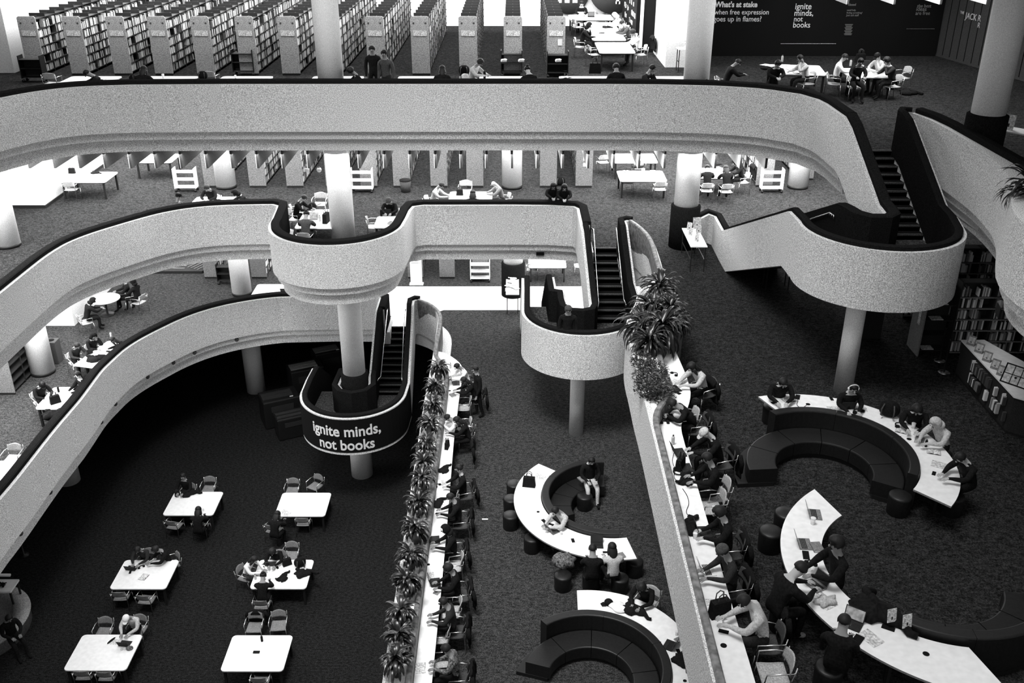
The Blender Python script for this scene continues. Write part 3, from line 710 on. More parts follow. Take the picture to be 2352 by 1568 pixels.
POSES = {'write': pose(24, 32, 'table'), 'type': pose(12, 22, 'type'), 'chin': pose(20, 22, 'chin'), 'rail': pose(22, 28, 'rail', 'stand'), 'lap': pose(4, 35, 'lap', 'sofa'),
         'low': pose(42, 22, 'head'), 'stand': pose(3, 12, 'down', 'stand'), 'bend': pose(48, 20, 'down', 'stand'), 'upright': pose(6, 10, 'table')}
BM = {}
def mk_face():
    mb = MB(); mb.blob((0, .092, -.005), (.014, .02, .022), 8, 6)
    for s in (-1, 1): mb.blob((s*.086, 0, -.01), (.012, .022, .03), 8, 6)
    mb.mi = 1
    for s in (-1, 1): mb.blob((s*.032, .082, .018), (.012, .006, .007), 8, 6); mb.box((s*.032, .084, .034), (.03, .008, .006))
    mb.box((0, .083, -.042), (.042, .008, .008)); return mb.mesh('face', ['skin_mid', 'black'])
def hair_mesh(kind):
    mb = MB()
    def cutoff(d): return 1
    c = (0, -.012, .012)
    if kind in ('short', 'curly', 'bun', 'long', 'parted'):
        k = {'short': 1.0, 'curly': 1.18, 'bun': 1.0, 'long': 1.04, 'parted': 1.02}[kind]; rnd = random.Random(len(kind))
        ph = [rnd.uniform(0, 6) for _ in range(3)]
        def q(d): 
            v = 1+(.07 if kind == 'curly' else .02)*math.sin(9*d.x+ph[0])*math.sin(8*d.z+ph[1])*math.sin(9*d.y+ph[2])
            if d.y > .25 and d.z < .5 and abs(d.x) < .8: v *= .62
            if d.z < -.35: v *= .78
            return v
        mb.blob(c, (.098*k, .108*k, .106*k), 20, 14, q)
        if kind == 'long': mb.blob((0, -.06, -.11), (.105, .055, .17), 16, 10); mb.tube([(-.07, .02, .0), (-.09, .03, -.12), (-.08, .04, -.22)], [.03, .035, .02], 8); mb.tube([(.07, .02, .0), (.09, .03, -.12), (.08, .04, -.22)], [.03, .035, .02], 8)
        if kind == 'bun': mb.blob((0, -.1, .08), (.045, .045, .045), 12, 8)
        return mb.mesh('hair', 'hair_black')
    if kind == 'hood':
        mb.blob((0, -.02, 0), (.118, .122, .135), 20, 14, lambda d: .6 if (d.y > .4 and abs(d.x) < .75 and d.z < .7) else 1); mb.blob((0, -.06, -.12), (.13, .09, .07), 16, 8); return mb.mesh('hood', 'coat')
    if kind == 'hijab':
        mb.blob((0, -.015, -.005), (.112, .115, .135), 20, 14, lambda d: .6 if (d.y > .4 and abs(d.x) < .6 and abs(d.z) < .7) else 1); mb.blob((0, .0, -.15), (.16, .12, .1), 16, 10); return mb.mesh('headscarf', 'coat')
    if kind in ('cap',):
        mb.blob((0, -.01, .03), (.1, .108, .085), 20, 12, lambda d: 1 if d.z > -.1 else .85); mb.prism([(-.07, .07), (-.05, .15), (0, .17), (.05, .15), (.07, .07)], .02, .032); return mb.mesh('cap', 'coat')
    if kind == 'beanie':
        mb.blob((0, -.012, .03), (.102, .11, .1), 20, 12, lambda d: 1 if d.z > -.2 else .9); return mb.mesh('beanie', 'dim')
def person(px, py, z, deg, label, ps='write', top='dark', legs='coat', skin='skin_mid', hair='short', hmat=None, shoes='black', chairl=None, hz=None, extra=None, s=1.0):
    """placed by where the head shows in the photograph; deg = direction faced, 0 right, 90 away"""
    J = POSES[ps]; sk = Vector(J['skull']).lerp(Vector(J['crown']), .5)
    hx, hy = P(px, py, z+sk.z*s if hz is None else z+hz); a = math.radians(deg-90); off = Vector((sk.x, sk.y*s, 0)); off.rotate(Matrix.Rotation(a, 3, 'Z'))
    s *= 1.10; rx, ry = hx-off.x, hy-off.y
    if z == A and rx < 7.5: ry = max(ry, 32.2 if deg > 30 and deg < 150 else 31.95)      # keep clear of the parapet
    o = empty('person', (rx, ry, z), a); o.scale = (s, s, s)
    tag(o, label, 'person', 'people in the library')
    if ps not in BM: BM[ps] = body_mesh('body', J)
    b = bpy.data.objects.new('body', BM[ps]); COL.objects.link(b); setpar(b, o)
    for i, m in enumerate((top, legs, skin, shoes)):
        b.material_slots[i].link = 'OBJECT'; b.material_slots[i].material = M[m]
    ax = (Vector(J['crown'])-Vector(J['skull'])).normalized(); tilt = math.atan2(ax.y, ax.z)*.8
    def child(me, m, name, sl=0):
        c = bpy.data.objects.new(name, me); COL.objects.link(c); setpar(c, o); c.location = sk; c.rotation_euler = (-tilt, 0, 0)
        c.material_slots[sl].link = 'OBJECT'; c.material_slots[sl].material = M[m]; return c
    if 'face' not in BM: BM['face'] = mk_face()
    child(BM['face'], skin, 'face')
    for hk in ([hair] if isinstance(hair, str) else hair):
        if hk == 'bald': continue
        if hk not in BM: BM[hk] = hair_mesh(hk)
        dm = {'hood': top, 'hijab': 'coat', 'cap': 'coat', 'beanie': 'dim'}.get(hk, 'hair_black')
        child(BM[hk], hmat or dm, {'hood': 'hood', 'hijab': 'headscarf', 'cap': 'cap', 'beanie': 'beanie'}.get(hk, 'hair'))
    if chairl and chairl.startswith('stool'):
        place(proto('stool', mk_stool), o.location.x, o.location.y, z, 0, 'round '+chairl, 'stool', 'black round stools by the curved tables')
    elif chairl and ps in ('write', 'type', 'chin', 'low', 'upright'):
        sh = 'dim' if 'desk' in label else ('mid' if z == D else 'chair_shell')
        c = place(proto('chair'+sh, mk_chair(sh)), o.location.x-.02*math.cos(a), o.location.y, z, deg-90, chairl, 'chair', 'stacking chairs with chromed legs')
    if chairl and 'desk' in label and 'pale' not in label and 'white shirt' not in label:
        simple('hungcoat', 'coat', mk_hungcoat, o.location.x, o.location.y, z, deg-90, chairl.replace('chair under', 'dark coat hung behind'), 'coats over chair backs')
    return o
# ================================================================== lowest level: reading tables
DT = [(-12.08, 21.83, 'front left table of the lowest hall, laptop and pen case on it'), (-7.53, 21.8, 'front right table of the lowest hall, small bottle and black case on it'),
      (-12.07, 25.37, 'left table of the middle row, single open book on it'), (-7.55, 25.38, 'crowded table of the middle row with bags and books on it'),
      (-11.65, 29.35, 'left table of the far row with a black coat on it'), (-7.62, 29.29, 'right table of the far row, nearly empty white top')]
for x, y, l in DT: table(x, y, D, 1.82, 1.46, 0, l)
for a in [(480, 1122, 270, 'empty chair behind the far left table, its back just above the top'), (402, 1206, 78, 'chair pulled out at the front left of the far left table'), (463, 1208, 86, 'chair at the front right of the far left table'),
          (672, 1126, 270, 'empty chair behind the far right table'), (724, 1116, 240, 'chair turned aside at the back of the far right table'), (698, 1199, 90, 'chair at the front of the far right table, right one'), (630, 1216, 70, 'chair under a dark seated reader at the far right table'),
          (281, 1368, 92, 'chair at the front left of the single book table'), (338, 1376, 84, 'chair pulled out at the front of the single book table'),
          (669, 1275, 270, 'empty chair behind the crowded table'), (239, 1452, 270, 'empty chair behind the front left table'), (197, 1548, 92, 'chair tucked at the front of the front left table, left one'), (249, 1550, 90, 'chair tucked at the front of the front left table, right one'),
          (585, 1440, 270, 'chair with a black coat behind the front right table'), (640, 1436, 275, 'chair turned out behind the front right table'), (600, 1563, 90, 'chair at the bottom edge before the front right table')]:
    chair(a[0], a[1], D, a[2], a[3])
PS = [
 # px, py, level, facing, label, pose, top, legs, skin, hair, chair label
 (421, 1100, D, 262, 'person in dark suit facing the camera behind the far left table', 'upright', 'coat', 'coat', 'skin_mid', 'short', 'chair under the person in a dark suit'),
 (456, 1178, D, 92, 'black haired person bent over the near side of the far left table', 'write', 'coat', 'coat', 'skin_mid', 'long', None),
 (637, 1188, D, 75, 'person in black with bag at near left of the far right table', 'write', 'coat', 'coat', 'skin_mid', 'long', None),
 (318, 1268, D, 262, 'dark haired person reaching over the single book table', 'write', 'dark', 'coat', 'skin_mid', 'short', 'chair under the reader behind the single book table, left one'),
 (361, 1268, D, 215, 'dark clothed person slumped behind the single book table', 'write', 'coat', 'coat', 'skin_mid', 'curly', 'chair under the slumped person behind the single book table'),
 (583, 1291, D, 340, 'person in white shirt at the left end of the crowded table', 'write', 'white', 'dim', 'skin_mid', 'long', 'chair under the white shirted person at the crowded table'),
 (627, 1272, D, 268, 'person in dark top behind the crowded table', 'write', 'coat', 'coat', 'skin_mid', 'curly', 'chair under the dark person behind the crowded table'),
 (605, 1330, D, 90, 'person in black at the near side of the crowded table', 'write', 'coat', 'coat', 'skin_mid', 'bun', 'chair under the black clad person before the crowded table'),
 (293, 1425, D, 262, 'person in grey sweater and white cap behind the front left table', 'write', 'light', 'coat', 'skin_mid', ['short', 'cap'], 'chair under the person with the white cap'),
 (22, 1427, D, 318, 'person in black sitting with legs stretched on the round bench', 'lap', 'coat', 'coat', 'skin_mid', 'short', None),
 # middle level desk behind the long left planter
 (1052, 848, C, 205, 'person in white shirt bent over the desk at its far end', 'write', 'white', 'dim', 'skin_mid', 'short', 'chair under the white shirted person at the far end of the left desk'),
 (1068, 880, C, 185, 'person in black at the left desk, second from its far end', 'write', 'coat', 'coat', 'skin_mid', 'long', 'chair under the second person of the left desk'),
 (1092, 858, C, 200, 'person in black standing behind the far end of the left desk', 'stand', 'coat', 'coat', 'skin_mid', 'short', None),
 (1032, 966, C, 178, 'black haired person in white shirt leaning low on the left desk', 'low', 'white', 'dim', 'skin_mid', 'short', 'chair under the person leaning low on the left desk'),
 (1052, 972, C, 185, 'long haired person in a black top beside the one leaning low', 'write', 'coat', 'coat', 'skin_mid', 'long', None),
 (1055, 1084, C, 192, 'fair faced person in long black coat at the left desk', 'upright', 'coat', 'coat', 'skin_light', 'bun', 'chair under the person in the long black coat'),
 (1036, 1150, C, 183, 'person in black typing at the left desk between two bags', 'type', 'coat', 'coat', 'skin_mid', 'short', 'chair under the person between two bags'),
 (1024, 1224, C, 188, 'person in black hood working with a dark laptop at the left desk', 'type', 'coat', 'coat', 'skin_mid', 'hood', 'chair under the hooded person at the left desk'),
 (1031, 1314, C, 190, 'person in black with round glasses reading a tablet at the left desk', 'type', 'coat', 'coat', 'skin_mid', 'curly', 'chair under the tablet reader'),
 (1020, 1392, C, 180, 'person in dark jacket near the bottom of the left desk', 'type', 'dark', 'coat', 'skin_mid', 'short', 'chair under the dark jacket person near the bottom of the left desk'),
 (1026, 1500, C, 180, 'person in mottled grey coat at the bottom of the left desk', 'type', 'pattern', 'coat', 'skin_mid', 'short', 'chair under the person in the mottled coat'),
 # curved tables on the middle level
 (1277, 1180, C, 215, 'person in pale grey shirt writing on the inner side of the curved table', 'write', 'light', 'dim', 'skin_mid', 'short', 'stool under the pale grey shirted writer'),
 (1358, 1066, C, 278, 'person reading on the black curved sofa with papers on the lap', 'lap', 'coat', 'light', 'skin_light', 'short', None),
 (1361, 1270, C, 88, 'person in black patterned top on a stool at the curved table', 'type', 'coat', 'coat', 'skin_mid', 'short', None),
 (1406, 1266, C, 100, 'long haired person in pale top on a stool at the curved table', 'type', 'light', 'dark', 'skin_mid', 'long', None),
 (1474, 1356, C, 238, 'curly haired person in black behind the lower curved table', 'write', 'coat', 'coat', 'skin_mid', 'curly', 'chair under the curly haired person at the lower curved table'),
 # middle level under the left balcony
 (213, 697, C, 40, 'person in dark hooded coat at the round table by the white wall', 'write', 'coat', 'coat', 'skin_mid', 'hood', 'chair under the person in the hooded coat at the round table'),
 (285, 648, C, 200, 'dark clothed person across the round table under the slab', 'upright', 'coat', 'coat', 'skin_mid', 'short', 'chair under the dark person across the round table'),
 (306, 652, C, 160, 'second dark clothed person under the slab, further right', 'upright', 'coat', 'coat', 'skin_mid', 'hood', 'chair under the second dark person under the slab'),
 (216, 778, C, 318, 'hooded person in black holding a phone at the upper left balcony table', 'chin', 'coat', 'coat', 'skin_mid', 'hood', 'chair under the hooded person with a phone'),
 (178, 800, C, 318, 'person in dark jacket left of the hooded one at the balcony table', 'write', 'dark', 'coat', 'skin_mid', 'short', 'chair under the dark jacket person left of the hooded one'),
 (180, 868, C, 230, 'pale faced person in black between the two balcony tables', 'upright', 'coat', 'coat', 'skin_light', 'short', 'chair under the pale faced person'),
 (97, 890, C, 318, 'person in black cap at the lower left balcony table', 'write', 'coat', 'coat', 'skin_mid', ['short', 'cap'], 'chair under the person in black cap'),
 (262, 787, C, 190, 'person in black with bare arm on the upper left balcony table', 'write', 'coat', 'coat', 'skin_light', 'long', None),
 (1305, 722, B-1.755, 265, 'person in a knit hat going down past the middle stair landing', 'stand', 'coat', 'dark', 'skin_mid', 'beanie', None),
 # second level
 (697, 462, B, 350, 'person in black sitting at the left of the round balcony table', 'write', 'coat', 'coat', 'skin_mid', 'short', 'chair under the person left of the round balcony table'),
 (704, 500, B, 88, 'person in grey puffer coat with back to the camera on the balcony', 'write', 'dim', 'coat', 'skin_mid', 'bun', 'chair under the person in grey puffer coat'),
 (893, 468, B, 268, 'person in black wrap facing the camera on the round balcony', 'write', 'coat', 'coat', 'skin_mid', 'beanie', 'chair under the person in black wrap'),
 (411, 458, B, 5, 'person in black baseball cap behind the long left parapet', 'upright', 'dim', 'coat', 'skin_mid', ['short', 'cap'], 'chair under the person in baseball cap'),
 (477, 438, B, 268, 'person in black top facing the camera behind the left parapet', 'write', 'coat', 'coat', 'skin_mid', 'short', 'chair under the black topped person behind the left parapet'),
 (543, 450, B, 195, 'person in black hood lying on the table behind the left parapet', 'low', 'coat', 'coat', 'skin_mid', 'hood', 'chair under the person lying in the black hood'),
 (1012, 433, B, 345, 'person in pale grey coat at the left of the central table', 'write', 'light', 'mid', 'skin_mid', 'short', 'chair under the pale coat at the central table'),
 (1086, 452, B, 90, 'dark haired person with back to the camera at the central table', 'write', 'coat', 'coat', 'skin_mid', 'long', None),
 (1134, 427, B, 195, 'balding person in grey coat at the right of the central table', 'write', 'mid', 'dim', 'skin_light', 'bald', 'chair under the balding person'),
 (1271, 436, B, 270, 'left of the two people in black coats leaning on the parapet', 'rail', 'coat', 'coat', 'skin_mid', 'long', None),
 (1296, 439, B, 270, 'right of the two people in black coats leaning on the parapet', 'rail', 'coat', 'coat', 'skin_light', 'long', None),
 (1624, 392, B, 88, 'person in black with back to the camera right of the white column', 'write', 'coat', 'coat', 'skin_mid', 'short', 'chair under the left black clad person right of the white column'),
 (1667, 394, B, 92, 'person in black with white shoes right of the white column', 'write', 'coat', 'coat', 'skin_mid', 'long', 'chair under the person with white shoes'),
 (1688, 380, B, 190, 'person in dark hood at the right end of the table by the column', 'write', 'coat', 'coat', 'skin_mid', 'hood', 'chair under the hooded person at the table by the column'),
 (1590, 852, B, 205, 'long haired person in pale jacket at the far end of the right desk', 'write', 'light', 'coat', 'skin_light', 'long', 'chair under the pale jacket person at the right desk'),
 (1549, 937, B, 185, 'dark haired person in black bent over the right desk', 'low', 'coat', 'coat', 'skin_mid', 'short', 'chair under the bent person at the right desk'),
 (1621, 1005, B, 192, 'person in white cap and black shirt at the right desk', 'write', 'coat', 'coat', 'skin_light', ['short', 'cap'], 'chair under the white capped person'),
 (1624, 1064, B, 185, 'person in black printed hoodie below the white capped person', 'type', 'coat', 'coat', 'skin_mid', 'short', 'chair under the printed hoodie person'),
 (1652, 1190, B, 182, 'dark haired person in black with an open laptop at the right desk', 'type', 'coat', 'coat', 'skin_light', 'curly', 'chair under the curly haired person at the right desk'),
 (1660, 1278, B, 188, 'person in grey cap and striped sleeves at the right desk', 'type', 'dark', 'coat', 'skin_mid', ['short', 'beanie'], 'chair under the grey capped person at the right desk'),
 (1712, 1395, B, 178, 'person in pale grey shirt with arms on the right desk, nearest one', 'write', 'light', 'dark', 'skin_light', 'short', 'chair under the pale grey shirted person nearest the camera'),
 (1797, 888, B, 262, 'person in black tee with bare arms at the left of the upper curved table', 'write', 'coat', 'coat', 'skin_light', 'short', 'stool under the person in black tee'),
 (1958, 902, B, 268, 'person wearing white headphones behind the upper curved table', 'type', 'coat', 'coat', 'skin_light', 'short', 'stool under the person wearing headphones'),
 (2104, 950, B, 245, 'curly haired person in black writing at the upper curved table', 'write', 'coat', 'coat', 'skin_light', 'curly', 'stool under the curly haired person at the upper curved table'),
 (2148, 982, B, 205, 'person in white hood and pale sweater at the upper curved table', 'write', 'light', 'dark', 'skin_light', 'hood', 'stool under the person in white hood'),
 (2206, 1062, B, 195, 'person in black jacket at the right end of the upper curved table', 'write', 'coat', 'coat', 'skin_light', 'short', None),
 (1832, 1322, B, 22, 'big person in black striped sweater bent over the lower curved table', 'write', 'coat', 'coat', 'skin_light', 'short', None),
 (1918, 1262, B, 190, 'person in black on the inner side of the lower curved table', 'upright', 'coat', 'coat', 'skin_mid', 'curly', 'stool under the person on the inner side of the lower curved table'),
 (1936, 1442, B, 62, 'dark haired person in black with laptop at the lower curved table', 'type', 'coat', 'coat', 'skin_mid', 'short', None),
 # top level
 (205, 176, A, 200, 'person in black bent over papers behind the top parapet, far left', 'low', 'coat', 'coat', 'skin_mid', 'short', 'chair under the bent person behind the top parapet'),
 (310, 180, A, 90, 'dark haired person behind the top parapet beside the white table', 'write', 'coat', 'coat', 'skin_mid', 'long', 'chair under the dark haired person behind the top parapet'),
 (808, 172, A, 200, 'curly dark haired person behind the top parapet by the column', 'write', 'coat', 'coat', 'skin_mid', 'curly', 'chair under the curly person by the column'),
 (855, 125, A, 270, 'dark standing figure before the bookcase end, left one', 'stand', 'coat', 'coat', 'skin_mid', 'short', None),
 (883, 135, A, 250, 'dark standing figure before the bookcase end, right one', 'stand', 'dim', 'dark', 'skin_mid', 'short', None),
 (1016, 168, A, 92, 'long dark haired person seen from behind at the top parapet table', 'write', 'coat', 'coat', 'skin_mid', 'long', 'chair under the long haired person at the top parapet table'),
 (1101, 152, A, 330, 'person in pale sweater leaning at the top parapet table', 'write', 'light', 'dark', 'skin_mid', 'curly', 'chair under the pale sweater at the top parapet table'),
 (1212, 172, A, 110, 'dark haired person right of the bottle behind the top parapet', 'write', 'coat', 'coat', 'skin_light', 'bun', 'chair under the person right of the bottle'),
 (1415, 164, A, 90, 'person with big curly hair behind the top parapet', 'write', 'coat', 'coat', 'skin_mid', 'curly', 'chair under the big haired person'),
 (1496, 166, A, 330, 'person in striped collar resting a cheek on the hand, top parapet', 'chin', 'dark', 'coat', 'skin_light', 'parted', 'chair under the person in striped collar'),
 (1607, 182, A, 190, 'dark head lying low beside the white column, top parapet', 'low', 'coat', 'coat', 'skin_mid', 'short', None),
 (1336, 14, A, 268, 'person in black behind a silver laptop at the far white tables', 'type', 'coat', 'coat', 'skin_light', 'short', 'chair under the person with the silver laptop'),
 (1413, 42, A, 190, 'person in white cap and shirt at the right of the far tables', 'write', 'white', 'dark', 'skin_mid', 'hood', 'chair under the person in white cap at the far tables'),
 (1430, 60, A, 188, 'person in grey shirt at the right of the far tables', 'write', 'dim', 'dark', 'skin_light', 'short', 'chair under the grey shirted person at the far tables'),
 (1454, 82, A, 188, 'person in white shirt resting the head at the nearest far table', 'chin', 'white', 'dark', 'skin_mid', 'curly', 'chair under the white shirt at the nearest far table'),
 (1352, 66, A, 352, 'person in long black coat at the left of the far tables', 'chin', 'coat', 'coat', 'skin_mid', 'hood', 'chair under the long black coat at the far tables'),
 (1692, 152, A, 5, 'dark figure left of the paper covered table on the dim side', 'write', 'coat', 'coat', 'skin_mid', 'short', 'chair under the dark figure at the paper covered table'),
 (1785, 158, A, 270, 'person in black leaning on the top parapet with folded hands', 'rail', 'coat', 'coat', 'skin_light', 'short', None),
 (1838, 142, A, 192, 'person in pale knit sweater at the right of the papers', 'chin', 'light', 'coat', 'skin_mid', 'short', 'chair under the pale knit sweater'),
 (1938, 140, A, 348, 'person in white shirt at the left of the right dim table', 'type', 'white', 'coat', 'skin_light', 'short', 'chair under the white shirt at the right dim table'),
 (1905+110, 137, A, 215, 'person in pale shirt behind the right dim table', 'chin', 'light', 'dark', 'skin_light', ['short', 'cap'], 'chair under the pale shirt behind the right dim table'),
 (2037, 148, A, 190, 'dark haired person in black at the right of the right dim table', 'chin', 'dark', 'coat', 'skin_light', 'curly', 'chair under the dark haired person right of the dim table'),
 (1975, 150, A, 268, 'dark person hidden behind the laptop at the right dim table', 'type', 'coat', 'coat', 'skin_mid', 'short', 'chair under the hidden person behind the laptop'),
]
SPECIAL = {'person in black on the inner side of the lower curved table': dict(s=1.1), 'person in grey sweater and white cap behind the front left table': dict(hmat='white'), 'person in white cap and black shirt at the right desk': dict(hmat='light'),
 'person in white cap and shirt at the right of the far tables': dict(hmat='white'), 'person in white hood and pale sweater at the upper curved table': dict(hmat='light'),
 'person in black with white shoes right of the white column': dict(shoes='white'), 'big person in black striped sweater bent over the lower curved table': dict(shoes='light', s=1.12),
 'person in pale grey shirt with arms on the right desk, nearest one': dict(s=1.05)}
for (px, py, z, deg, lab, ps, top, legs, skin, hair, ch) in PS:
    kw = dict(SPECIAL.get(lab, {})); hm = kw.pop('hmat', None)
    pr = person(px, py, z, deg, lab, ps, top, legs, skin, hair if hm is None or not isinstance(hair, list) else hair[-1], hm, chairl=ch, **kw)
    if 'headphones' in lab:
        sk = [c for c in children(pr) if c.name.startswith('face')][0]
        h = MB(); h.tube([(.1*math.cos(t), -.01, .11*math.sin(t)+.01) for t in [PI*i/12 for i in range(13)]], .011, 8)
        for q in (-1, 1): h.blob((q*.1, 0, 0), (.02, .035, .04), 10, 8)
        c = h.build('headphones', 'white', pr); c.location = sk.location; c.rotation_euler = sk.rotation_euler
# ================================================================== things on the lowest tables
item('coat', 432, 1135, D, 20, 'black coat heaped on the far left table')
item('tote', 408, 1138, D, 60, 'small black bag at the corner of the far left table', s=.6)
item('cup', 467, 1173, D, 0, 'dark drinking cup beside the bent reader at the far left table')
item('paper_sheet', 655, 1178, D, 60, 'drawn sheet at the near left corner of the far right table', s=1.3)
laptop(303, 1305, D, 262, 'dark laptop before the reaching reader on the single book table', 'dark')
item('headphones', 325, 1303, D, 40, 'headphones beside the laptop on the single book table')
item('open_book', 330, 1325, D, 75, 'single open book lying on the near half of its table')
item('phone', 299, 1314, D, 10, 'dark phone beside the laptop on the single book table')
item('backpack', 690, 1300, D, 20, 'black backpack standing on the right of the crowded table')
item('coat2', 697, 1318, D, 15, 'black coat spread over the right of the crowded table')
item('coat', 650, 1328, D, 80, 'black coat heaped at the centre of the crowded table', s=.75)
item('tote', 660, 1297, D, 30, 'grey bag on the far side of the crowded table', s=.9)
item('headphones', 606, 1299, D, 90, 'headphones at the far left of the crowded table')
laptop(622, 1295, D, 268, 'small tablet laptop before the person behind the crowded table', 'dim')
item('open_book', 598, 1318, D, 350, 'open book before the white shirted person')
item('bottle', 587, 1330, D, 0, 'clear bottle at the near left of the crowded table')
item('phone', 637, 1303, D, 30, 'phone among the bags of the crowded table')
laptop(288, 1478, D, 262, 'black laptop before the person with the white cap', 'dark')
item('paper_sheet', 266, 1474, D, 85, 'white sheet beside the black laptop on the front left table')
simple('pen_case', 'case', lambda: MB().blob((0, 0, .03), (.16, .03, .03), 14, 8).build('pen_case', 'coat'), *on(256, 1472, D), 62, 'long black pen case on the front left table', 'cases')
item('paper_sheet', 283, 1487, D, 20, 'printed sheet at the right of the front left table', s=.8)
simple('grey_pouch', 'bag', lambda: MB().blob((0, 0, .04), (.11, .09, .045), 14, 8).build('fabric_pouch', 'pattern'), *on(298, 1490, D), 0, 'round mottled pouch at the right of the front left table')
item('dark_bottle', 602, 1472, D, 20, 'small bottle standing on the front right table')
simple('black_case', 'case', lambda: MB().box((0, 0, .015), (.19, .09, .03)).build('flat_case', 'coat'), *on(589, 1498, D), 0, 'flat black case in the middle of the front right table', 'cases')
def hung(px, py, z, deg, label):
    x, y = P(px, py, z+.45); return simple('hungcoat', 'coat', mk_hungcoat, x, y, z, deg-90, label, 'coats over chair backs')
hung(585, 1440, D, 270, 'black coat hung over the chair behind the front right table')
# ================================================================== round bench and projector on the left
o = empty('round_bench', P(-60, 1450, D)+(D,))
bx, by = o.location.x, o.location.y; e1 = P(55, 1430, .45); R1 = math.hypot(e1[0]-bx, e1[1]-by)
MB().lathe([(R1-.05, 0), (R1-.05, .40), (R1, .42), (R1, .45), (R1-.5, .455), (R1-.52, .2)], n=64).build('bench_ring', 'wood_panel', o)
MB().lathe([(R1-.06, .0), (R1-.06, .1)], n=48).build('kick_plate', 'dark_metal', o)
tag(o, 'round wooden bench with speckled top at the left edge', 'bench')
o = empty('equipment_table', on(18, 1400, D, 0)); MB().box((0, 0, .97), (.9, .6, .06)).build('tabletop', 'laminate', o)
for sx in (-1, 1):
    for sy in (-1, 1): MB().box((sx*.4, sy*.25, .47), (.05, .05, .94)).build('leg', 'dark_metal', o)
tag(o, 'white topped small equipment table by the round bench', 'table')
simple('cable_tangle', 'cables', lambda: MB().tube([(.16*math.sin(i*1.1)*(1+.2*math.sin(i*.7)), .13*math.cos(i*1.7), .02+.03*abs(math.sin(i*.9))) for i in range(26)], .014, 6).build('cable_tangle', 'black'), o.location.x, o.location.y, 1.0, 0, 'tangled black cable on the small equipment table')
o = empty('floor_light', on(55, 1275, D, 0))
MB().lathe([(.18, 0), (.17, .03), (.03, .05), (.02, 2.1)], (0, 0, 0), 16).build('stand', 'dark_metal', o)
MB().tube([(-1.1, -.25, 2.0), (.0, 0, 2.12)], .045, 10).build('arm', 'chrome', o)
MB().blob((-.02, -.18, 1.9), (.1, .1, .1), 14, 10).build('lamp_head', 'white', o); MB().blob((.1, -.1, 1.94), (.07, .07, .07), 12, 8).build('lamp_head', 'white', o)
tag(o, 'metal lamp arm with two white round heads at the left', 'lamp')
o = empty('tube_light', on(10, 1376, D, 0)); MB().tube([(-.6, 0, 1.0), (.42, 0, 1.0)], .05, 12).build('tube', 'white', o); MB().box((0, 0, .5), (.05, .05, 1)).build('stand', 'dark_metal', o)
tag(o, 'white tube lying level above the round bench', 'tube')
# machines in the dark below the lower balcony
for i, (px, py, w_, d_, h, l) in enumerate([(700, 838, 1.5, 1.0, 1.5, 'dark machine with pale slanted top under the lower balcony'), (752, 800, 1.4, .9, 1.5, 'second dark machine with pale top, closer to the stair'),
                                   (640, 905, 1.6, 1.1, 1.3, 'dark cabinet left of the lowest drum'), (672, 948, 1.5, .8, 1.0, 'low dark counter beside the lowest drum')]):
    x, y = P(px, py, h); o = empty('copier', (x, y, 0), .45)
    bevel(MB().box((0, 0, h/2), (w_, d_, h)).build('cabinet', 'vinyl', o), .05)
    MB().box((0, -d_/2-.01, h*.7), (w_*.6, .02, h*.2)).build('front_panel', 'dark', o)
    t = MB(); t.box((-.1, .12, h+.02), (w_*.8, d_*.25, .03)); t.box((-.1, -.18, h+.02), (w_*.8, d_*.25, .03))
    t.build('lid', 'mid' if i < 2 else 'dark', o)
    MB().box((w_*.28, -d_*.38, h+.012), (.14, .04, .02)).build('indicator', 'white', o)
    tag(o, l, 'machine', 'dark machines under the balcony')
# ================================================================== middle level: desk along the left planter
def desk(name, pts_in, pts_out, z, label, h=.74):
    o = empty(name, (pts_in[0][0], pts_in[0][1], z)); ox, oy = pts_in[0][:2]
    poly = [(p[0]-ox, p[1]-oy) for p in pts_in]+[(p[0]-ox, p[1]-oy) for p in pts_out[::-1]]
    MB().prism(poly, h-.04, h).build('tabletop', ['laminate'], o)
    n = 7
    for i in range(n):
        k = int((i+.5)*len(pts_out)/n); k = min(k, len(pts_out)-1); q = pts_out[k]
        L = MB(); L.box((q[0]-ox-.12, q[1]-oy, (h-.04)/2), (.04, .05, h-.04)).build('leg', 'dark_metal', o)
    return tag(o, label, 'desk')
def dense(p, k=4):
    out = []
    for a, b in zip(p[:-1], p[1:]):
        for i in range(k): out.append(tuple(u+(v-u)*i/k for u, v in zip(a, b)))
    return out+[p[-1]]
zc = C+.74
ci = [p[:2] for p in offset(c_capline, .10) if p[1] < 32.15]
co = [P(*q, zc) for q in [(1004, 806), (1022, 810), (1043, 822), (1058, 835), (1064, 850), (1060, 880), (1055, 910), (1049, 960), (1043, 1000), (1022, 1270), (992, 1568)]]+[(-1.76, 8)]
desk('long_desk', ci, dense(chaikin(co, 1)), C, 'long white desk along the left planter')
zb = B+.74
bi = [p[:2] for p in offset(b_capline, .10) if p[1] < P(1515, 800, ZB)[1]]
bi = [p for p in bi if p[1] < P(1540, 790, zb)[1]]
bo = [P(*q, zb) for q in [(1544, 788), (1560, 825), (1576, 861), (1584, 888), (1587, 905), (1582, 930), (1570, 958), (1564, 977), (1567, 1000), (1600, 1110), (1628, 1206), (1680, 1385), (1735, 1565)]]+[(3.7, 8)]
desk('long_desk', bi, dense(chaikin(bo, 1)), B, 'long white desk along the right planter')
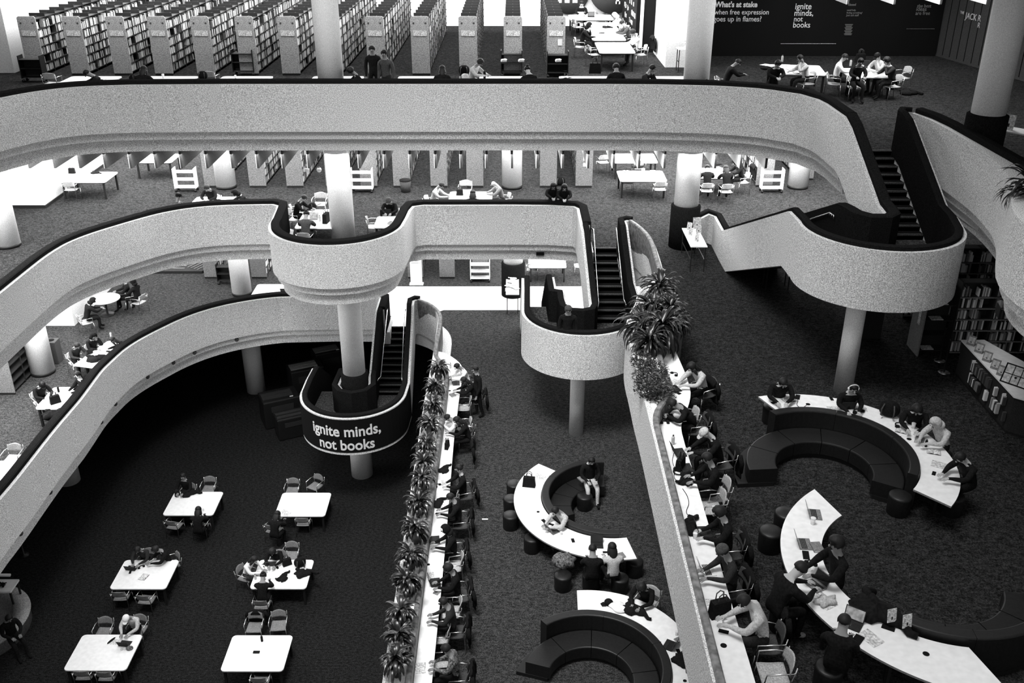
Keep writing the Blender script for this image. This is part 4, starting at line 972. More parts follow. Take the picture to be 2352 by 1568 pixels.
for a in [(1064, 935, 180, 'empty chair with bare seat at the left desk below the coated people'), (1064, 985, 185, 'chair with a jacket at the left desk'), (1033, 1145, 180, 'chair back showing beside the reader between bags'), (1040, 1300, 182, 'chair back above the tablet reader'),
          (1035, 1405, 180, 'chair back with jacket near the bottom of the left desk'), (1008, 1462, 180, 'empty chair with pale seat low at the left desk'), (1008, 1535, 180, 'empty chair with pale seat at the bottom of the left desk')]:
    chair(a[0], a[1], C, a[2], a[3])
for a in [(1630, 1165, 185, 'empty chair turned beside the right desk'), (1775, 1545, 180, 'empty pale chair at the bottom right of the right desk'), (1574, 972, 185, 'empty chair with pale seat under the bent person at the right desk')]:
    chair(a[0], a[1], B, a[2], a[3])
for q, z, l in [((1033, 897), C, 'left desk, upper'), ((1040, 863), C, 'left desk, at the far end'), ((984, 1296), C, 'left desk, above the tablet'), ((1662, 1482), B, 'right desk, nearest the camera'), ((1601, 1028), B, 'right desk, by the white cap'),
              ((1236, 1175), C, 'upper curved table of the middle level'), ((1573, 1563), C, 'lower curved table of the middle level'), ((1856, 928), B, 'upper curved table at its left'), ((2088, 1008), B, 'upper curved table at its right'), ((2127, 1501), B, 'lower curved table at its right end')]:
    item('grommet', q[0], q[1], z, 0, 'round black cable hole in the '+l, s=1.5 if z == B else 1.2)
for k, px, py, z, dg, l, s_ in [
  ('paper_sheet', 1050, 860, C, 100, 'white sheet before the white shirted person at the left desk', 1), ('bottle', 1035, 845, C, 0, 'clear bottle at the far end of the left desk', 1), ('book', 1040, 908, C, 30, 'dark closed book on the left desk below the second person', 1),
  ('paper_sheet', 1030, 985, C, 80, 'sheet beside the low leaning person', 1), ('tote', 1027, 1028, C, 80, 'dark bag with papers on the left desk', .8), ('coat', 1020, 1080, C, 70, 'heaped black coat on the left desk above the headphones', .7),
  ('cup', 1016, 1108, C, 0, 'white cup beside the person in the long black coat', 1), ('headphones', 1006, 1116, C, 50, 'black headphones on the left desk', 1), ('coat2', 1004, 1158, C, 60, 'black coat on the left desk between two readers', .8),
  ('phone', 1006, 1180, C, 70, 'phone on the left desk below the coat', 1), ('paper_sheet', 989, 1322, C, 15, 'pale sheet above the tablet on the left desk', .9), ('book', 1002, 1362, C, 60, 'small box shaped book below the tablet', .6),
  ('dark_bottle', 950, 1505, C, 0, 'bottle standing on the left planter rail', 1), ('paper_sheet', 966, 1534, C, 5, 'single sheet with a dot near the bottom of the left desk', 1.1),
  ('paper_sheet', 1240, 1095, C, 60, 'crossword sheet on the upper curved table of the middle level', 1.1), ('tote', 1215, 1116, C, 350, 'black bag on the upper curved table of the middle level', 1.1), ('phone', 1250, 1197, C, 30, 'black wallet before the pale shirted person', 1.3),
  ('phone', 1266, 1204, C, 60, 'black phone below the wallet on the curved table', 1), ('phone', 1316, 1241, C, 10, 'black phone at the middle of the curved table', 1.1), ('phone', 1391, 1268, C, 90, 'phone between the two people on stools', 1), ('cup', 1289, 1227, C, 0, 'small cup below the pale shirted person', .8),
  ('book', 1428, 1276, C, 20, 'grey booklet at the right end of the curved table', .9), ('book', 1337, 1101, C, 30, 'pale book on the sofa beside the reader', 1.1),
  ('coat', 1455, 1402, C, 330, 'black coat spread on the lower curved table of the middle level', 1), ('coat2', 1564, 1520, C, 300, 'black coat at the edge of the lower curved table', .8), ('phone', 1559, 1497, C, 10, 'black phone beside the closed laptop', 1.2), ('cup', 1553, 1458, C, 0, 'white cup near the parapet on the lower curved table', 1),
  ('book', 1562, 1470, C, 300, 'striped booklet near the parapet on the lower curved table', 1), ('headphones', 1548, 860, B, 300, 'earphones and pens at the far end of the right desk', 1), ('paper_sheet', 1558, 878, B, 60, 'white sheets before the pale jacket person', 1.1),
  ('phone', 1556, 902, B, 40, 'dark glasses case before the pale jacket person', 1.2), ('headphones', 1527, 972, B, 0, 'earphones on the right desk below the bent person', .9), ('bottle', 1545, 1020, B, 0, 'tall bottle on the right desk above the white cap', 1.1),
  ('tote', 1562, 1075, B, 60, 'black camera bag on the right desk', .9), ('headphones', 1560, 1085, B, 120, 'black headphones on the right desk', 1.4), ('coat', 1575, 1105, B, 80, 'black coat on the right desk beside the printed hoodie', .7), ('phone', 1590, 1187, B, 60, 'power adapter on the right desk', 1.2),
  ('coat2', 1580, 1215, B, 70, 'black jacket on the planter side of the right desk', .9), ('cup', 1596, 1236, B, 0, 'white cup left of the black laptop at the right desk', 1.1), ('paper_sheet', 1638, 1383, B, 90, 'cables and sheet above the pale shirted arms', .8),
  ('tote', 1652, 1412, B, 20, 'black bag under the arms of the nearest person', 1.1), ('cup', 1664, 1438, B, 0, 'white lidded cup before the nearest person', 1.2), ('phone', 1662, 1450, B, 70, 'black phone beside the lidded cup', 1.1),
  ('phone', 1779, 924, B, 300, 'black phone at the left end of the upper curved table', 1.2), ('open_book', 1812, 918, B, 20, 'open notebook before the person in black tee', 1), ('phone', 1832, 912, B, 340, 'tablet beside the notebook at the upper curved table', 1.5),
  ('phone', 1910, 916, B, 0, 'small phone before the person wearing headphones', 1), ('paper_sheet', 1914, 938, B, 90, 'printed card on the inner rim of the upper curved table', .9), ('paper_sheet', 1978, 940, B, 80, 'white sheet right of the dark laptop', .9),
  ('headphones', 1972, 947, B, 20, 'tangle of black cable beside the dark laptop', 1.3), ('backpack', 2040, 955, B, 330, 'black backpack lying on the upper curved table', 1.15), ('headphones', 2068, 978, B, 30, 'black headphones right of the backpack', 1.3), ('open_book', 2070, 990, B, 330, 'open papers below the headphones at the upper curved table', .8),
  ('cup', 2097, 983, B, 0, 'white cup before the curly haired person', 1.2), ('book', 2112, 1012, B, 330, 'white tablet before the person in white hood', 1.1), ('dark_bottle', 2126, 1025, B, 0, 'short dark tumbler at the upper curved table', .8), ('open_book', 2145, 1038, B, 340, 'open notebook right of the tumbler', .9),
  ('paper_sheet', 2160, 1068, B, 60, 'sheet before the person in black jacket', 1.2), ('phone', 2145, 1087, B, 330, 'black wireless mouse near the end of the upper curved table', 1),
  ('cup', 1866, 1203, B, 0, 'grey speckled cup below the first laptop', 1.3), ('book', 1876, 1258, B, 5, 'tablet with a page on it beside the second laptop', 1.15), ('phone', 1851, 1275, B, 350, 'black phone below the second laptop', 1.6), ('headphones', 1862, 1295, B, 330, 'earphones case and cable on the lower curved table', 1),
  ('paper_sheet', 1852, 1304, B, 20, 'white phone like card by the earphones', .7), ('coat', 2010, 1408, B, 320, 'large black coat across the lower curved table', 1.5), ('paper_sheet', 2000, 1465, B, 30, 'loose white sheets before the dark haired person', 1.2), ('phone', 1968, 1472, B, 320, 'dark notebook beside the loose sheets', 2), ('phone', 2040, 1442, B, 60, 'black phone beyond the large coat', 1.4),
  ('paper_sheet', 1893, 1380, B, 30, 'crumpled scarf like bag beside the big laptop', 1.3)]:
    item(k, px, py, z, dg, l, s=s_ if s_ != 1 else None)
for px, py, z, dg, l, b, sc in [
  (1048, 880, C, 185, 'grey laptop before the second person of the left desk', 'dim', 'screen_dark'), (1000, 1240, C, 188, 'dark laptop before the hooded person at the left desk', 'dark', 'screen_dark'), (1001, 1338, C, 190, 'upright dark tablet laptop on the left desk', 'dark', 'screen_dark'),
  (1270, 1218, C, 215, 'patterned laptop before the pale shirted person', 'pattern', 'screen_dark'), (1371, 1253, C, 88, 'black laptop before the person in patterned top', 'dark', 'screen_dark'), (1537, 1482, C, 330, 'closed looking black laptop near the parapet', 'dark', 'screen_dark'),
  (1549, 893, B, 200, 'black laptop opened before the pale jacket person', 'dark', 'screen_dark'), (1537, 960, B, 185, 'small dark laptop under the bent person', 'dark', 'screen_dark'), (1561, 1040, B, 190, 'laptop under the hands of the white capped person', 'dark', 'screen_dark'), (1576, 1075, B, 185, 'dark laptop before the printed hoodie', 'dark', 'screen_dark'),
  (1618, 1222, B, 183, 'black laptop before the curly haired person at the right desk', 'dark', 'screen_dark'), (1626, 1310, B, 187, 'silver laptop with black keys before the grey cap', 'white', 'screen_dark'),
  (1943, 934, B, 272, 'dark laptop before the person wearing headphones', 'dark', 'screen_dark'), (1872, 1182, B, 172, 'upper laptop of the lower curved table, seen from its side', 'mid', 'screen_page'), (1848, 1250, B, 176, 'second laptop of the lower curved table beside a tablet', 'mid', 'screen_page'),
  (1872, 1345, B, 28, 'big laptop with a black screen before the bent person', 'mid', 'screen_dark'), (1955, 1435, B, 55, 'laptop with a lit page before the dark haired person', 'dark', 'screen_page')]:
    laptop(px, py, z, dg, l, b, sc)
simple('scarf', 'scarf', lambda: MB().blob((0, 0, .05), (.2, .12, .06), 20, 10, lambda d: 1+.25*math.sin(5*math.atan2(d.y, d.x))).build('scarf', 'light'), *on(1896, 1384, B), 20, 'pale crumpled scarf below the big laptop')
# a black cap and a pale garment on the lower curved table
simple('tablecap', 'cap', lambda: MB().blob((0, 0, .04), (.11, .12, .08), 18, 10).prism([(-.1, -.08), (-.2, -.05), (-.2, .05), (-.1, .08)], .02, .03).build('cap', 'coat'), *on(1398, 1386, C), 20, 'black cap on the far end of the lower curved table')
simple('tableshirt', 'garment', lambda: MB().blob((0, 0, .04), (.28, .17, .06), 22, 10, lambda d: 1+.15*math.sin(4*math.atan2(d.y, d.x)+1)).build('garment', 'white'), *on(1422, 1397, C), 330, 'pale folded garment beside the black cap')
# curved tables, sofas, stools
ring_table('curved_table', (2.72, 22.74), 2.67, (2.70, 22.85), 1.88, 136, 281, C, 'curved white table facing right at the centre of the middle level')
ring_table('curved_table', (1.85, 16.55), 2.35, (1.77, 16.3), 1.80, 96, -30, C, 'curved white table at the bottom beside the right parapet')
ring_table('curved_table', (6.62, 17.51), 2.70, (6.69, 17.55), 1.89, 107, -43, B, 'upper large curved white table on the right side')
ring_table('curved_table', (8.02, 13.79), 3.14, (7.59, 13.81), 1.99, 128, 262, B, 'lower large curved white table at the bottom right', 6)
sofa((2.70, 22.85), 1.0, 1.86, (88, 202), (88, 275), C, 'black curved sofa inside the central curved table', 5)
sofa((1.77, 16.3), .95, 1.78, (-30, 162), (-30, 128), C, 'black curved sofa inside the bottom curved table', 5)
sofa((6.69, 17.55), 1.0, 1.87, (-32, 185), (-32, 116), B, 'black curved sofa inside the upper right curved table', 6)
sofa((7.60, 13.86), 1.15, 1.96, (228, 345), (226, 345), B, 'black curved sofa at the bottom right corner', 4)
for px, py, z, l in [(1181, 1112, C, 'round stool left of the central curved table, topmost'), (1174, 1146, C, 'round stool left of the central curved table, middle one'), (1173, 1184, C, 'round stool left of the central curved table, lowest'), (1222, 1236, C, 'round stool under the lower left of the central curved table'),
                     (1343, 1140, C, 'round stool in front of the reader on the sofa'), (1458, 1290, C, 'round stool at the right end of the central curved table'), (1358, 1322, C, 'round stool under the person in patterned top'), (1424, 1328, C, 'round stool under the long haired person'), (1293, 1322, C, 'round stool carrying a dark coat'),
                     (1771, 1222, B, 'round stool left of the lower right curved table'), (1806, 1180, B, 'round stool at the upper left of the lower right curved table'), (2068, 1140, B, 'round stool at the end of the upper right sofa'), (1905, 1535, B, 'round stool under the dark haired person with laptop'),
                     (2190, 1140, B, 'round stool under the person in black jacket'), (1775, 935, B, 'round stool at the left end of the upper right table'), (1800, 1400, B, 'round stool under the big bent person')]:
    stool(px, py, z, l)
x, y = P(1296, 1292, C+.5); simple('coat_on_stool', 'coat', lambda: MB().blob((0, 0, .12), (.3, .24, .2), 22, 12, lambda d: 1+.14*math.sin(5*math.atan2(d.y, d.x)+4*d.z)).build('bundled_coat', 'pattern'), x, y, C+.45, 0, 'mottled dark coat bundled on a round stool')
hung(1604, 905, B, 205, 'long black coat over the chair of the pale jacket person'); hung(1062, 1040, C, 182, 'white and black jacket over a chair at the left desk'); hung(1752, 1430, B, 178, 'checked coat over the chair of the nearest person')
for pts, l in (([(1568, 1122), (1580, 1140), (1583, 1158), (1576, 1172), (1578, 1182), (1590, 1187), (1600, 1180), (1604, 1190)], 'thin black charger cable curling over the right desk'), ([(1548, 1040), (1543, 1060), (1552, 1078), (1546, 1096), (1560, 1108)], 'thin black cable beside the camera bag on the right desk'),
               ([(1822, 905), (1835, 918), (1828, 930), (1842, 938), (1855, 928)], 'thin cable at the left end of the upper curved table')):
    q = [P3(a, b, B+.748) for a, b in pts]; o = MB().tube(chaikin(q, 2), .007, 6).build('cable', 'black'); tag(o, l, 'cable')
# under the left balcony
table(-14.72+.0, 32.0, C, 1.82, 1.2, 42, 'upper balcony table crowded with black coats, left side', 'balcony tables of the middle level') if 0 else None
for q, l in [(((205, 828), (172, 845)), 'x')]: pass
table(-14.98, 31.93, C, 1.2, 2.1, -14, 'upper left balcony table with a black coat on it', 'balcony tables of the middle level')
table(-15.2, 28.65, C, 1.2, 1.5, 0, 'lower left balcony table with open books on it', 'balcony tables of the middle level')
table(-15.5, 23.95, C, 1.7, 1.6, 0, 'plain white table cut by the left edge of the picture', 'balcony tables of the middle level')
chair(30, 1053, C, 270, 'chair behind the table cut by the left edge')
item('coat', 220, 826, C, 30, 'black coat lying on the upper left balcony table', s=1.1); laptop(200, 812, C, 320, 'black laptop at the upper left balcony table', 'dark'); item('bottle', 256, 775, C, 0, 'bottle at the far corner of the upper left balcony table', s=1.2)
item('paper_sheet', 235, 805, C, 40, 'sheet at the middle of the upper left balcony table'); item('coat2', 120, 955, C, 10, 'black coat hanging off the lower left balcony table', s=1.1); item('tote', 128, 925, C, 40, 'grey bag on the lower left balcony table'); item('open_book', 138, 934, C, 40, 'open book on the lower left balcony table')
item('dark_bottle', 135, 900, C, 0, 'slim bottle on the lower left balcony table'); item('paper_sheet', 155, 908, C, 30, 'loose sheet on the lower left balcony table'); item('coat', 183, 893, C, 20, 'dark coat at the right end of the lower left balcony table', s=.7)
o = empty('round_table', P(240, 685, C+.74)+(C,)); MB().lathe([(.62, .71), (.62, .74)], n=40).build('tabletop', 'laminate', o); MB().lathe([(.3, 0), (.28, .03), (.05, .05), (.05, .7)], n=20).build('pedestal', 'dark_metal', o); tag(o, 'round white table beside the white wall under the slab', 'table')
tb = P(642, 668, C+.74); table(tb[0], tb[1], C, 2.2, 1.5, 0, 'white table with laptops behind the lower left parapet', 'tables behind parapets')
laptop(655, 670, C, 270, 'dark laptop on the table behind the lower left parapet', 'dark'); laptop(690, 668, C, 260, 'second dark laptop on the table behind the lower left parapet', 'dark'); item('phone', 675, 664, C, 40, 'phone between the two laptops behind the lower left parapet')
o = empty('litter_bin', P(128, 830, C)+(C,)); bevel(MB().box((0, 0, .45), (.45, .45, .9)).build('box', 'dim', o), .02); MB().lathe([(.12, .9), (.12, .91)], n=20).build('opening', 'black', o); tag(o, 'square grey litter bin beside the left white column', 'bin')
# ================================================================== tables of the upper levels
for x, y, z, w_, d_, dg, l in [
    (-1.58, 35.75, B, 1.65, 1.45, 0, 'central white table behind the straight parapet'), (-11.1, 35.1, B, 1.9, 1.4, 0, 'white table behind the long left parapet'), (-6.85, 33.2, B, 1.5, 2.1, 0, 'table left of the column on the round balcony'),
    (-4.35, 32.85, B, 1.0, 1.25, 0, 'small table right of the column on the round balcony'), (5.3, 38.65, B, 1.9, 1.5, 0, 'grey topped table with two empty chairs before it'), (5.3, 41.4, B, 1.9, 1.5, 0, 'table with papers under the slab edge, behind the empty one'),
    (8.1, 39.1, B, 1.9, 1.5, 0, 'table right of the white column crowded with papers'), (-17.25, 38.5, B, 1.85, 1.5, 0, 'table with one empty chair beside the white wall'), (-15.4, 41.4, B, 1.6, 1.4, 0, 'white table further back beside the white wall'),
    (4.15, 40.5, A, 1.42, 2.6, 0, 'nearest of the four white tables in a line'), (4.12, 43.7, A, 1.42, 2.6, 0, 'second of the four white tables in a line'), (4.1, 46.5, A, 1.42, 2.5, 0, 'third of the four white tables in a line'), (3.85, 49.6, A, 2.1, 1.8, 0, 'farthest white table in a line, laptop on it'),
    (10.2, 35.6, A, 1.9, 1.9, -8, 'paper covered table on the dim right side'), (12.5, 35.0, A, 1.5, 1.7, -4, 'table with laptops on the dim right side')]:
    table(x, y, z, w_, d_, dg, l, 'white tables of the upper levels')
for k, (x, l) in enumerate([(-14.4, 'far left, half hidden'), (-11.75, 'second from the left'), (-9.15, 'third from the left'), (-6.0, 'just right of the left column'), (-3.05, 'before the pale bookcase ends'), (-.25, 'with the dark bottle'), (2.5, 'with the handbag'), (5.55, 'beside the right column')]):
    table(x, 33.62, A, 1.75, 1.4, 0, 'white table behind the top parapet, '+l, 'white tables behind the top parapet')
for px, py, z, dg, l in [(1417+23, 418, B, 90, 'left of the two empty chairs before the grey topped table'), (1515, 434, B, 90, 'right of the two empty chairs before the grey topped table'), (165, 434, B, 90, 'empty chair at the table beside the white wall'), (1385, 372, B, 100, 'empty chair under the slab edge left of the tables'),
                     (1069, 439, B, 268, 'empty chair behind the central white table'), (1467, 385, B, 95, 'chair between the two grey topped tables'), (707, 530, B, 90, 'chair under the grey puffer coat seen from behind'), (860, 520, B, 10, 'empty chair left of the small balcony table'), (905, 528, B, 95, 'chair below the small balcony table'),
                     (684, 492, B, 10, 'pale chair left of the balcony table'), (735, 468, B, 268, 'pale chair behind the balcony table by the column'), (745, 500, B, 190, 'chair with a bag beside the balcony column'), (1222, 618, C, 90, 'pale chair under the middle slab, left one'), (1330, 610, C, 180, 'pale chair under the middle slab beside the stair wall'),
                     (122, 190, A, 90, 'pale chair behind the top parapet at the far left'), (485, 186, A, 90, 'chair behind the top parapet near the hooded bag'), (2008, 185, A, 92, 'empty chair with its back to the camera at the right dim table'), (2070, 178, A, 195, 'chair at the right end of the right dim table'),
                     (1328, 62, A, 20, 'empty chair at the left of the far white tables'), (1380, 40, A, 268, 'chair behind the third far white table'), (1365, 125, A, 15, 'chair at the left of the nearest far white table')]:
    chair(px, py, z, dg, l)
tb = (1.6, 40.0); table(1.6, 41.3, C, 1.7, 1.3, 0, 'white table under the middle slab right of the column', 'white tables of the upper levels')
hung(1360, 95, A, 20, 'long black coat over a chair at the far white tables'); hung(1482, 105, A, 190, 'black coat over the chair of the white shirted far reader'); hung(1712, 400, B, 190, 'black coat over the chair at the right of the crowded table')
for k, px, py, z, dg, l, h, s_ in [
   ('backpack', 467, 182, A, 0, 'dark hooded backpack standing behind the top parapet', .742, .8), ('backpack', 305, 185, A, 0, 'round dark bag on the table behind the top parapet', .742, .6), ('tote', 1366, 168, A, 0, 'black handbag standing behind the top parapet', .742, 1.25), ('paper_sheet', 235, 183, A, 20, 'sheets before the bent person at the top parapet', .742, 1.3),
   ('dark_bottle', 1113, 180, A, 0, 'dark bottle on the table before the pale sweater', .742, 1.2), ('cup', 375, 179, A, 0, 'small stand on the second table behind the top parapet', .742, 1.2), ('cup', 541, 180, A, 0, 'small stand on the third table behind the top parapet', .742, 1.0), ('backpack', 1066, 172, A, 0, 'black bag on the chair left of the pale sweater', .5, 1.0),
   ('open_book', 1300, 178, A, 20, 'open magazine behind the top parapet left of the handbag', .742, 1.2), ('book', 1412, 100, A, 5, 'white cards on the nearest far table', .742, .8), ('paper_sheet', 1385, 82, A, 60, 'sheet before the long black coat', .742, 1.2), ('coat', 1392, 64, A, 10, 'black bundle on the second far table', .742, .6), ('paper_sheet', 1425, 80, A, 100, 'paper before the grey shirted far reader', .742, 1.2),
   ('paper_sheet', 1765, 150, A, 40, 'large white sheet held up at the paper covered table', .76, 1.8), ('coat', 1757, 158, A, 0, 'black bag at the left of the paper covered table', .742, .6), ('paper_sheet', 1800, 150, A, 80, 'pile of sheets at the far side of the paper covered table', .742, 1.7), ('open_book', 1822, 160, A, 10, 'open book before the knit sweater', .742, 1.3), ('open_book', 1835, 168, A, 10, 'second open book at the corner of the paper covered table', .742, 1.2),
   ('bottle', 1796, 142, A, 0, 'water bottle on the paper covered table', .742, 1.2), ('bottle', 1953, 152, A, 0, 'white bottle at the left of the right dim table', .742, 1.2), ('tote', 1975, 143, A, 10, 'black bag on the far side of the right dim table', .742, 1.1), ('paper_sheet', 2015, 165, A, 80, 'white papers at the right of the right dim table', .742, 1.3), ('coat', 2085, 216, A, 0, 'black bag lying on the carpet right of the dim tables', .02, 1.0), ('backpack', 2045, 205, A, 0, 'black backpack under the right dim table', 0.0, 1.2),
   ('tote', 166, 398, B, 0, 'black handbag on the table beside the white wall', .742, .8), ('coat', 218, 398, B, 0, 'dark bundle on the table beside the white wall', .742, .6), ('paper_sheet', 236, 399, B, 0, 'small card on the table beside the white wall', .742, .6), ('open_book', 493, 457, B, 340, 'open book before the person facing the camera on the left', .742, 1), ('coat', 500, 462, B, 0, 'dark cloth on the table behind the left parapet', .742, .5),
   ('tote', 1056, 448, B, 0, 'white carrier bag on the central white table', .742, .8), ('paper_sheet', 1040, 447, B, 100, 'paper before the pale grey coat', .742, 1.1), ('paper_sheet', 1115, 448, B, 80, 'paper before the balding person', .742, 1.1), ('backpack', 1286, 425, B, 0, 'patterned backpack standing on the carpet behind the parapet', 0, 1.1), ('open_book', 1438, 394, B, 0, 'open leaflets on the grey topped table', .742, 1.1),
   ('cup', 1477, 398, B, 0, 'white stand on the grey topped table', .742, 1.8), ('book', 1500, 395, B, 0, 'dark box on the grey topped table', .742, 1.3), ('book', 1650, 388, B, 20, 'white box on the crowded table right of the column', .742, 1.6), ('book', 1623, 392, B, 50, 'white papers on the crowded table right of the column', .742, 1.3), ('coat', 1648, 378, B, 0, 'pale scarf beyond the white box', .742, .4),
   ('backpack', 718, 482, B, 40, 'black bag among the books on the balcony table', .742, .8), ('open_book', 705, 487, B, 20, 'open book before the left person on the balcony', .742, 1.3), ('book', 727, 470, B, 330, 'striped box on the balcony table', .742, 1.4), ('bottle', 735, 508, B, 0, 'bottle on the balcony table near the column', .742, 1.1), ('tote', 750, 510, B, 80, 'dark bag at the balcony table beside the column', .742, 1.2),
   ('dark_bottle', 876, 496, B, 0, 'white flask on the small balcony table', .742, 1.2), ('open_book', 900, 507, B, 20, 'open book on the small balcony table', .742, 1.2), ('paper_sheet', 918, 500, B, 60, 'papers on the small balcony table', .742, 1.4)]:
    item(k, px, py, z, dg, l, h, s_)
laptop(1333, 37, A, 268, 'silver laptop on the farthest white table', 'light'); laptop(1358, 39, A, 90, 'black laptop with its screen to the camera on the farthest table', 'dark'); laptop(720, 505, B, 88, 'white screened laptop before the grey puffer coat', 'light', 'screen_page'); laptop(890, 490, B, 268, 'black laptop before the black wrapped person', 'dark')
laptop(1968, 163, A, 0, 'open laptop at the left of the right dim table', 'dark', 'screen_page'); laptop(1990, 155, A, 90, 'laptop with its dark screen to the camera on the dim table', 'dim'); laptop(2010, 158, A, 190, 'small laptop before the dark haired person at the dim table', 'dark'); laptop(1382, 76, A, 350, 'laptop before the long black coat', 'dim')
# ================================================================== bookcases
ENDH = 2.2
BK = ['white', 'light', 'mid', 'dim', 'dark']
def end_panel(o, w_=.72, h=ENDH, sign=True, m='wood_panel'):
    r = .09; poly = [(-w_/2, .08), (w_/2, .08)]+[(w_/2-r+r*math.cos(t), h-r+r*math.sin(t)) for t in [PI/2*i/5 for i in range(6)]]+[(-w_/2+r+r*math.cos(t), h-r+r*math.sin(t)) for t in [PI/2+PI/2*i/5 for i in range(6)]]
    mb = MB(); mb.T = Matrix.Rotation(PI/2, 4, 'X') @ Matrix.Identity(4); mb.prism(poly, 0, .045)
    mb.build('end_panel', m, o)
    MB().box((0, -.02, .04), (w_-.02, .05, .08)).build('plinth', 'dark_metal', o)
    if sign:
        for s in (-1, 1): MB().box((s*.135, -.05, h-.62), (.25, .012, .19)).build('range_card', 'paper_print', o)
        MB().box((0, -.052, h-.72), (.55, .02, .012)).build('card_holder', 'mid', o)
        for s in (-1, 1): MB().box((s*.23, -.048, h-.25), (.07, .006, .06)).build('number_plate', 'dim', o)
allbooks = MB(); NBOOK = [0]; BOOKL = []
def book_row(side, x, y0, y1, z, rnd, axis='y', single=None, dark=False, gap=.25):
    """spines along an aisle; side = direction they face"""
    y = y0
    while y < y1:
        if rnd.random() < gap*.12: y += rnd.uniform(.1, .5); continue
        t = rnd.uniform(.022, .06); h = rnd.uniform(.2, .30); dp = rnd.uniform(.15, .21); mi = rnd.choices(range(5), [4, 3, 2, 2, 2] if not dark else [1, 2, 3, 4, 5])[0]
        if y+t > y1: break
        c = ((x-side*(.0+dp/2), y+t/2, z+h/2), (dp, t*.93, h)) if axis == 'y' else ((y+t/2, x-side*dp/2, z+h/2), (t*.93, dp, h))
        if single and NBOOK[0] < 300:
            NBOOK[0] += 1; key = 'bk%d' % mi
            def f(mi=mi):
                o = MB().box((0, 0, .5), (1, 1, 1)).build('book', BK[mi]); return o
            o = proto(key, f); place(o, c[0][0], c[0][1], z, 0, single, 'book', 'books standing on the shelves', c[1])
        else:
            allbooks.mi = mi; allbooks.box(*c)
        y += t+(.0 if rnd.random() < .9 else .04)
def bookcase(x, y0, z, length, label, sides=(1,), w_=.6, h=ENDH, first=None, sign=True, bays=True, levels=6, name='bookcase'):
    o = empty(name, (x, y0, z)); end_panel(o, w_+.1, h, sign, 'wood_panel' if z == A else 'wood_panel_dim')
    rnd = random.Random(int(x*100)+int(z*10)); zs = [.12+i*(h-.30)/levels for i in range(levels)]
    b = MB()
    for q in zs+[h-.12]: b.box((0, length/2+.05, q-.012), (w_, length, .024))
    b.box((0, length/2+.05, h/2), (.02, length, h-.15)); b.build('shelf_boards', 'shelf_metal', o)
    u = MB(); n = int(length/.92)
    for i in range(1, n+1):
        for s in (-1, 1): u.box((s*(w_/2-.012), i*.92, h/2), (.024, .035, h))
        u.box((0, i*.92, h-.1), (w_, .012, .22))
    u.build('uprights', 'shelf_metal', o)
    for s in sides:
        for q in zs:
            if first: book_row(s, x+s*(w_/2-.03), y0+.08, y0+first, z+q, rnd, single=label.replace('bookcase', 'book on the bookcase')[:88] if first else None)
            book_row(s, x+s*(w_/2-.03), y0+(first or .08), y0+length-.05, z+q, rnd)
    return tag(o, label, 'bookcase', 'long bookcases seen end on')
AX = [59, 162, 262, 358, 457, 559, 657, 758, 859, 963, 1074, 1178, 1278]
nm = ['by the left white wall', 'second from the left', 'third from the left', 'fourth from the left', 'fifth from the left', 'behind the dark cart', 'just left of the wide white column', 'hidden behind the wide white column', 'with standing figures before it', 'ninth visible end, pale panel', 'tall pale panel right of the aisle', 'directly facing the camera above a dark cart', 'last on the right with a notice on it']
for i, px in enumerate(AX):
    x = (px-1176)*.01653
    bookcase(x, 38.5, A, 11.5, 'bookcase on the top level, '+nm[i], sides=(1,) if x < -.8 else ((1, -1) if x < .8 else (-1,)), first=None)
n_ = MB().box((0, 0, 0), (.17, .008, .24)).build('notice', 'paper'); n_.location = ((1278-1176)*.01653+.15, 38.44, A+1.25); tag(n_, 'white notice taped to the last bookcase end', 'notice')
for i, (x, l) in enumerate([(-12.55, 'behind the white book cart'), (-10.66, 'beside the round white column'), (-9.1, 'third from the left under the slab'), (-7.45, 'left of the tall white column'), (-4.62, 'behind the waste basket'), (-3.06, 'behind the pale coated reader'), (-1.55, 'left of the slotted white column'), (1.52, 'right of the slotted white column'), (3.01, 'with cards on its end panel'), (-6.0, 'behind the second white cart')]):
    bookcase(x, 39.5, B, 10, 'bookcase on the second level, '+l, sides=(1,) if x < 0 else (-1,), sign=False)
for k in range(4): 
    q = MB().box((0, 0, 0), (.2, .008, .15)).build('card', 'paper_print'); q.location = (3.05, 39.44, B+.98+.25*k); tag(q, 'printed card on the end of the bookcase with cards', 'card', 'cards on a bookcase end')
bookcase(10.6, 39.6, B, 10, 'bookcase on the second level, right of the crowded table', sides=(-1,), sign=False)
bookcase(12.6, 40.6, B, 9, 'bookcase on the second level behind the round column base', sides=(-1,), sign=False)
for x, l in [(-13.7, 'behind the dark cart'), (-11.55, 'right of the white column'), (-4.4, 'behind the white sign'), (-2.96, 'with a white notice strip'), (-1.45, 'behind the steel cart')]:
    bookcase(x, 41.2, C, 8, 'bookcase on the middle level, '+l, sides=(1,), sign=False)
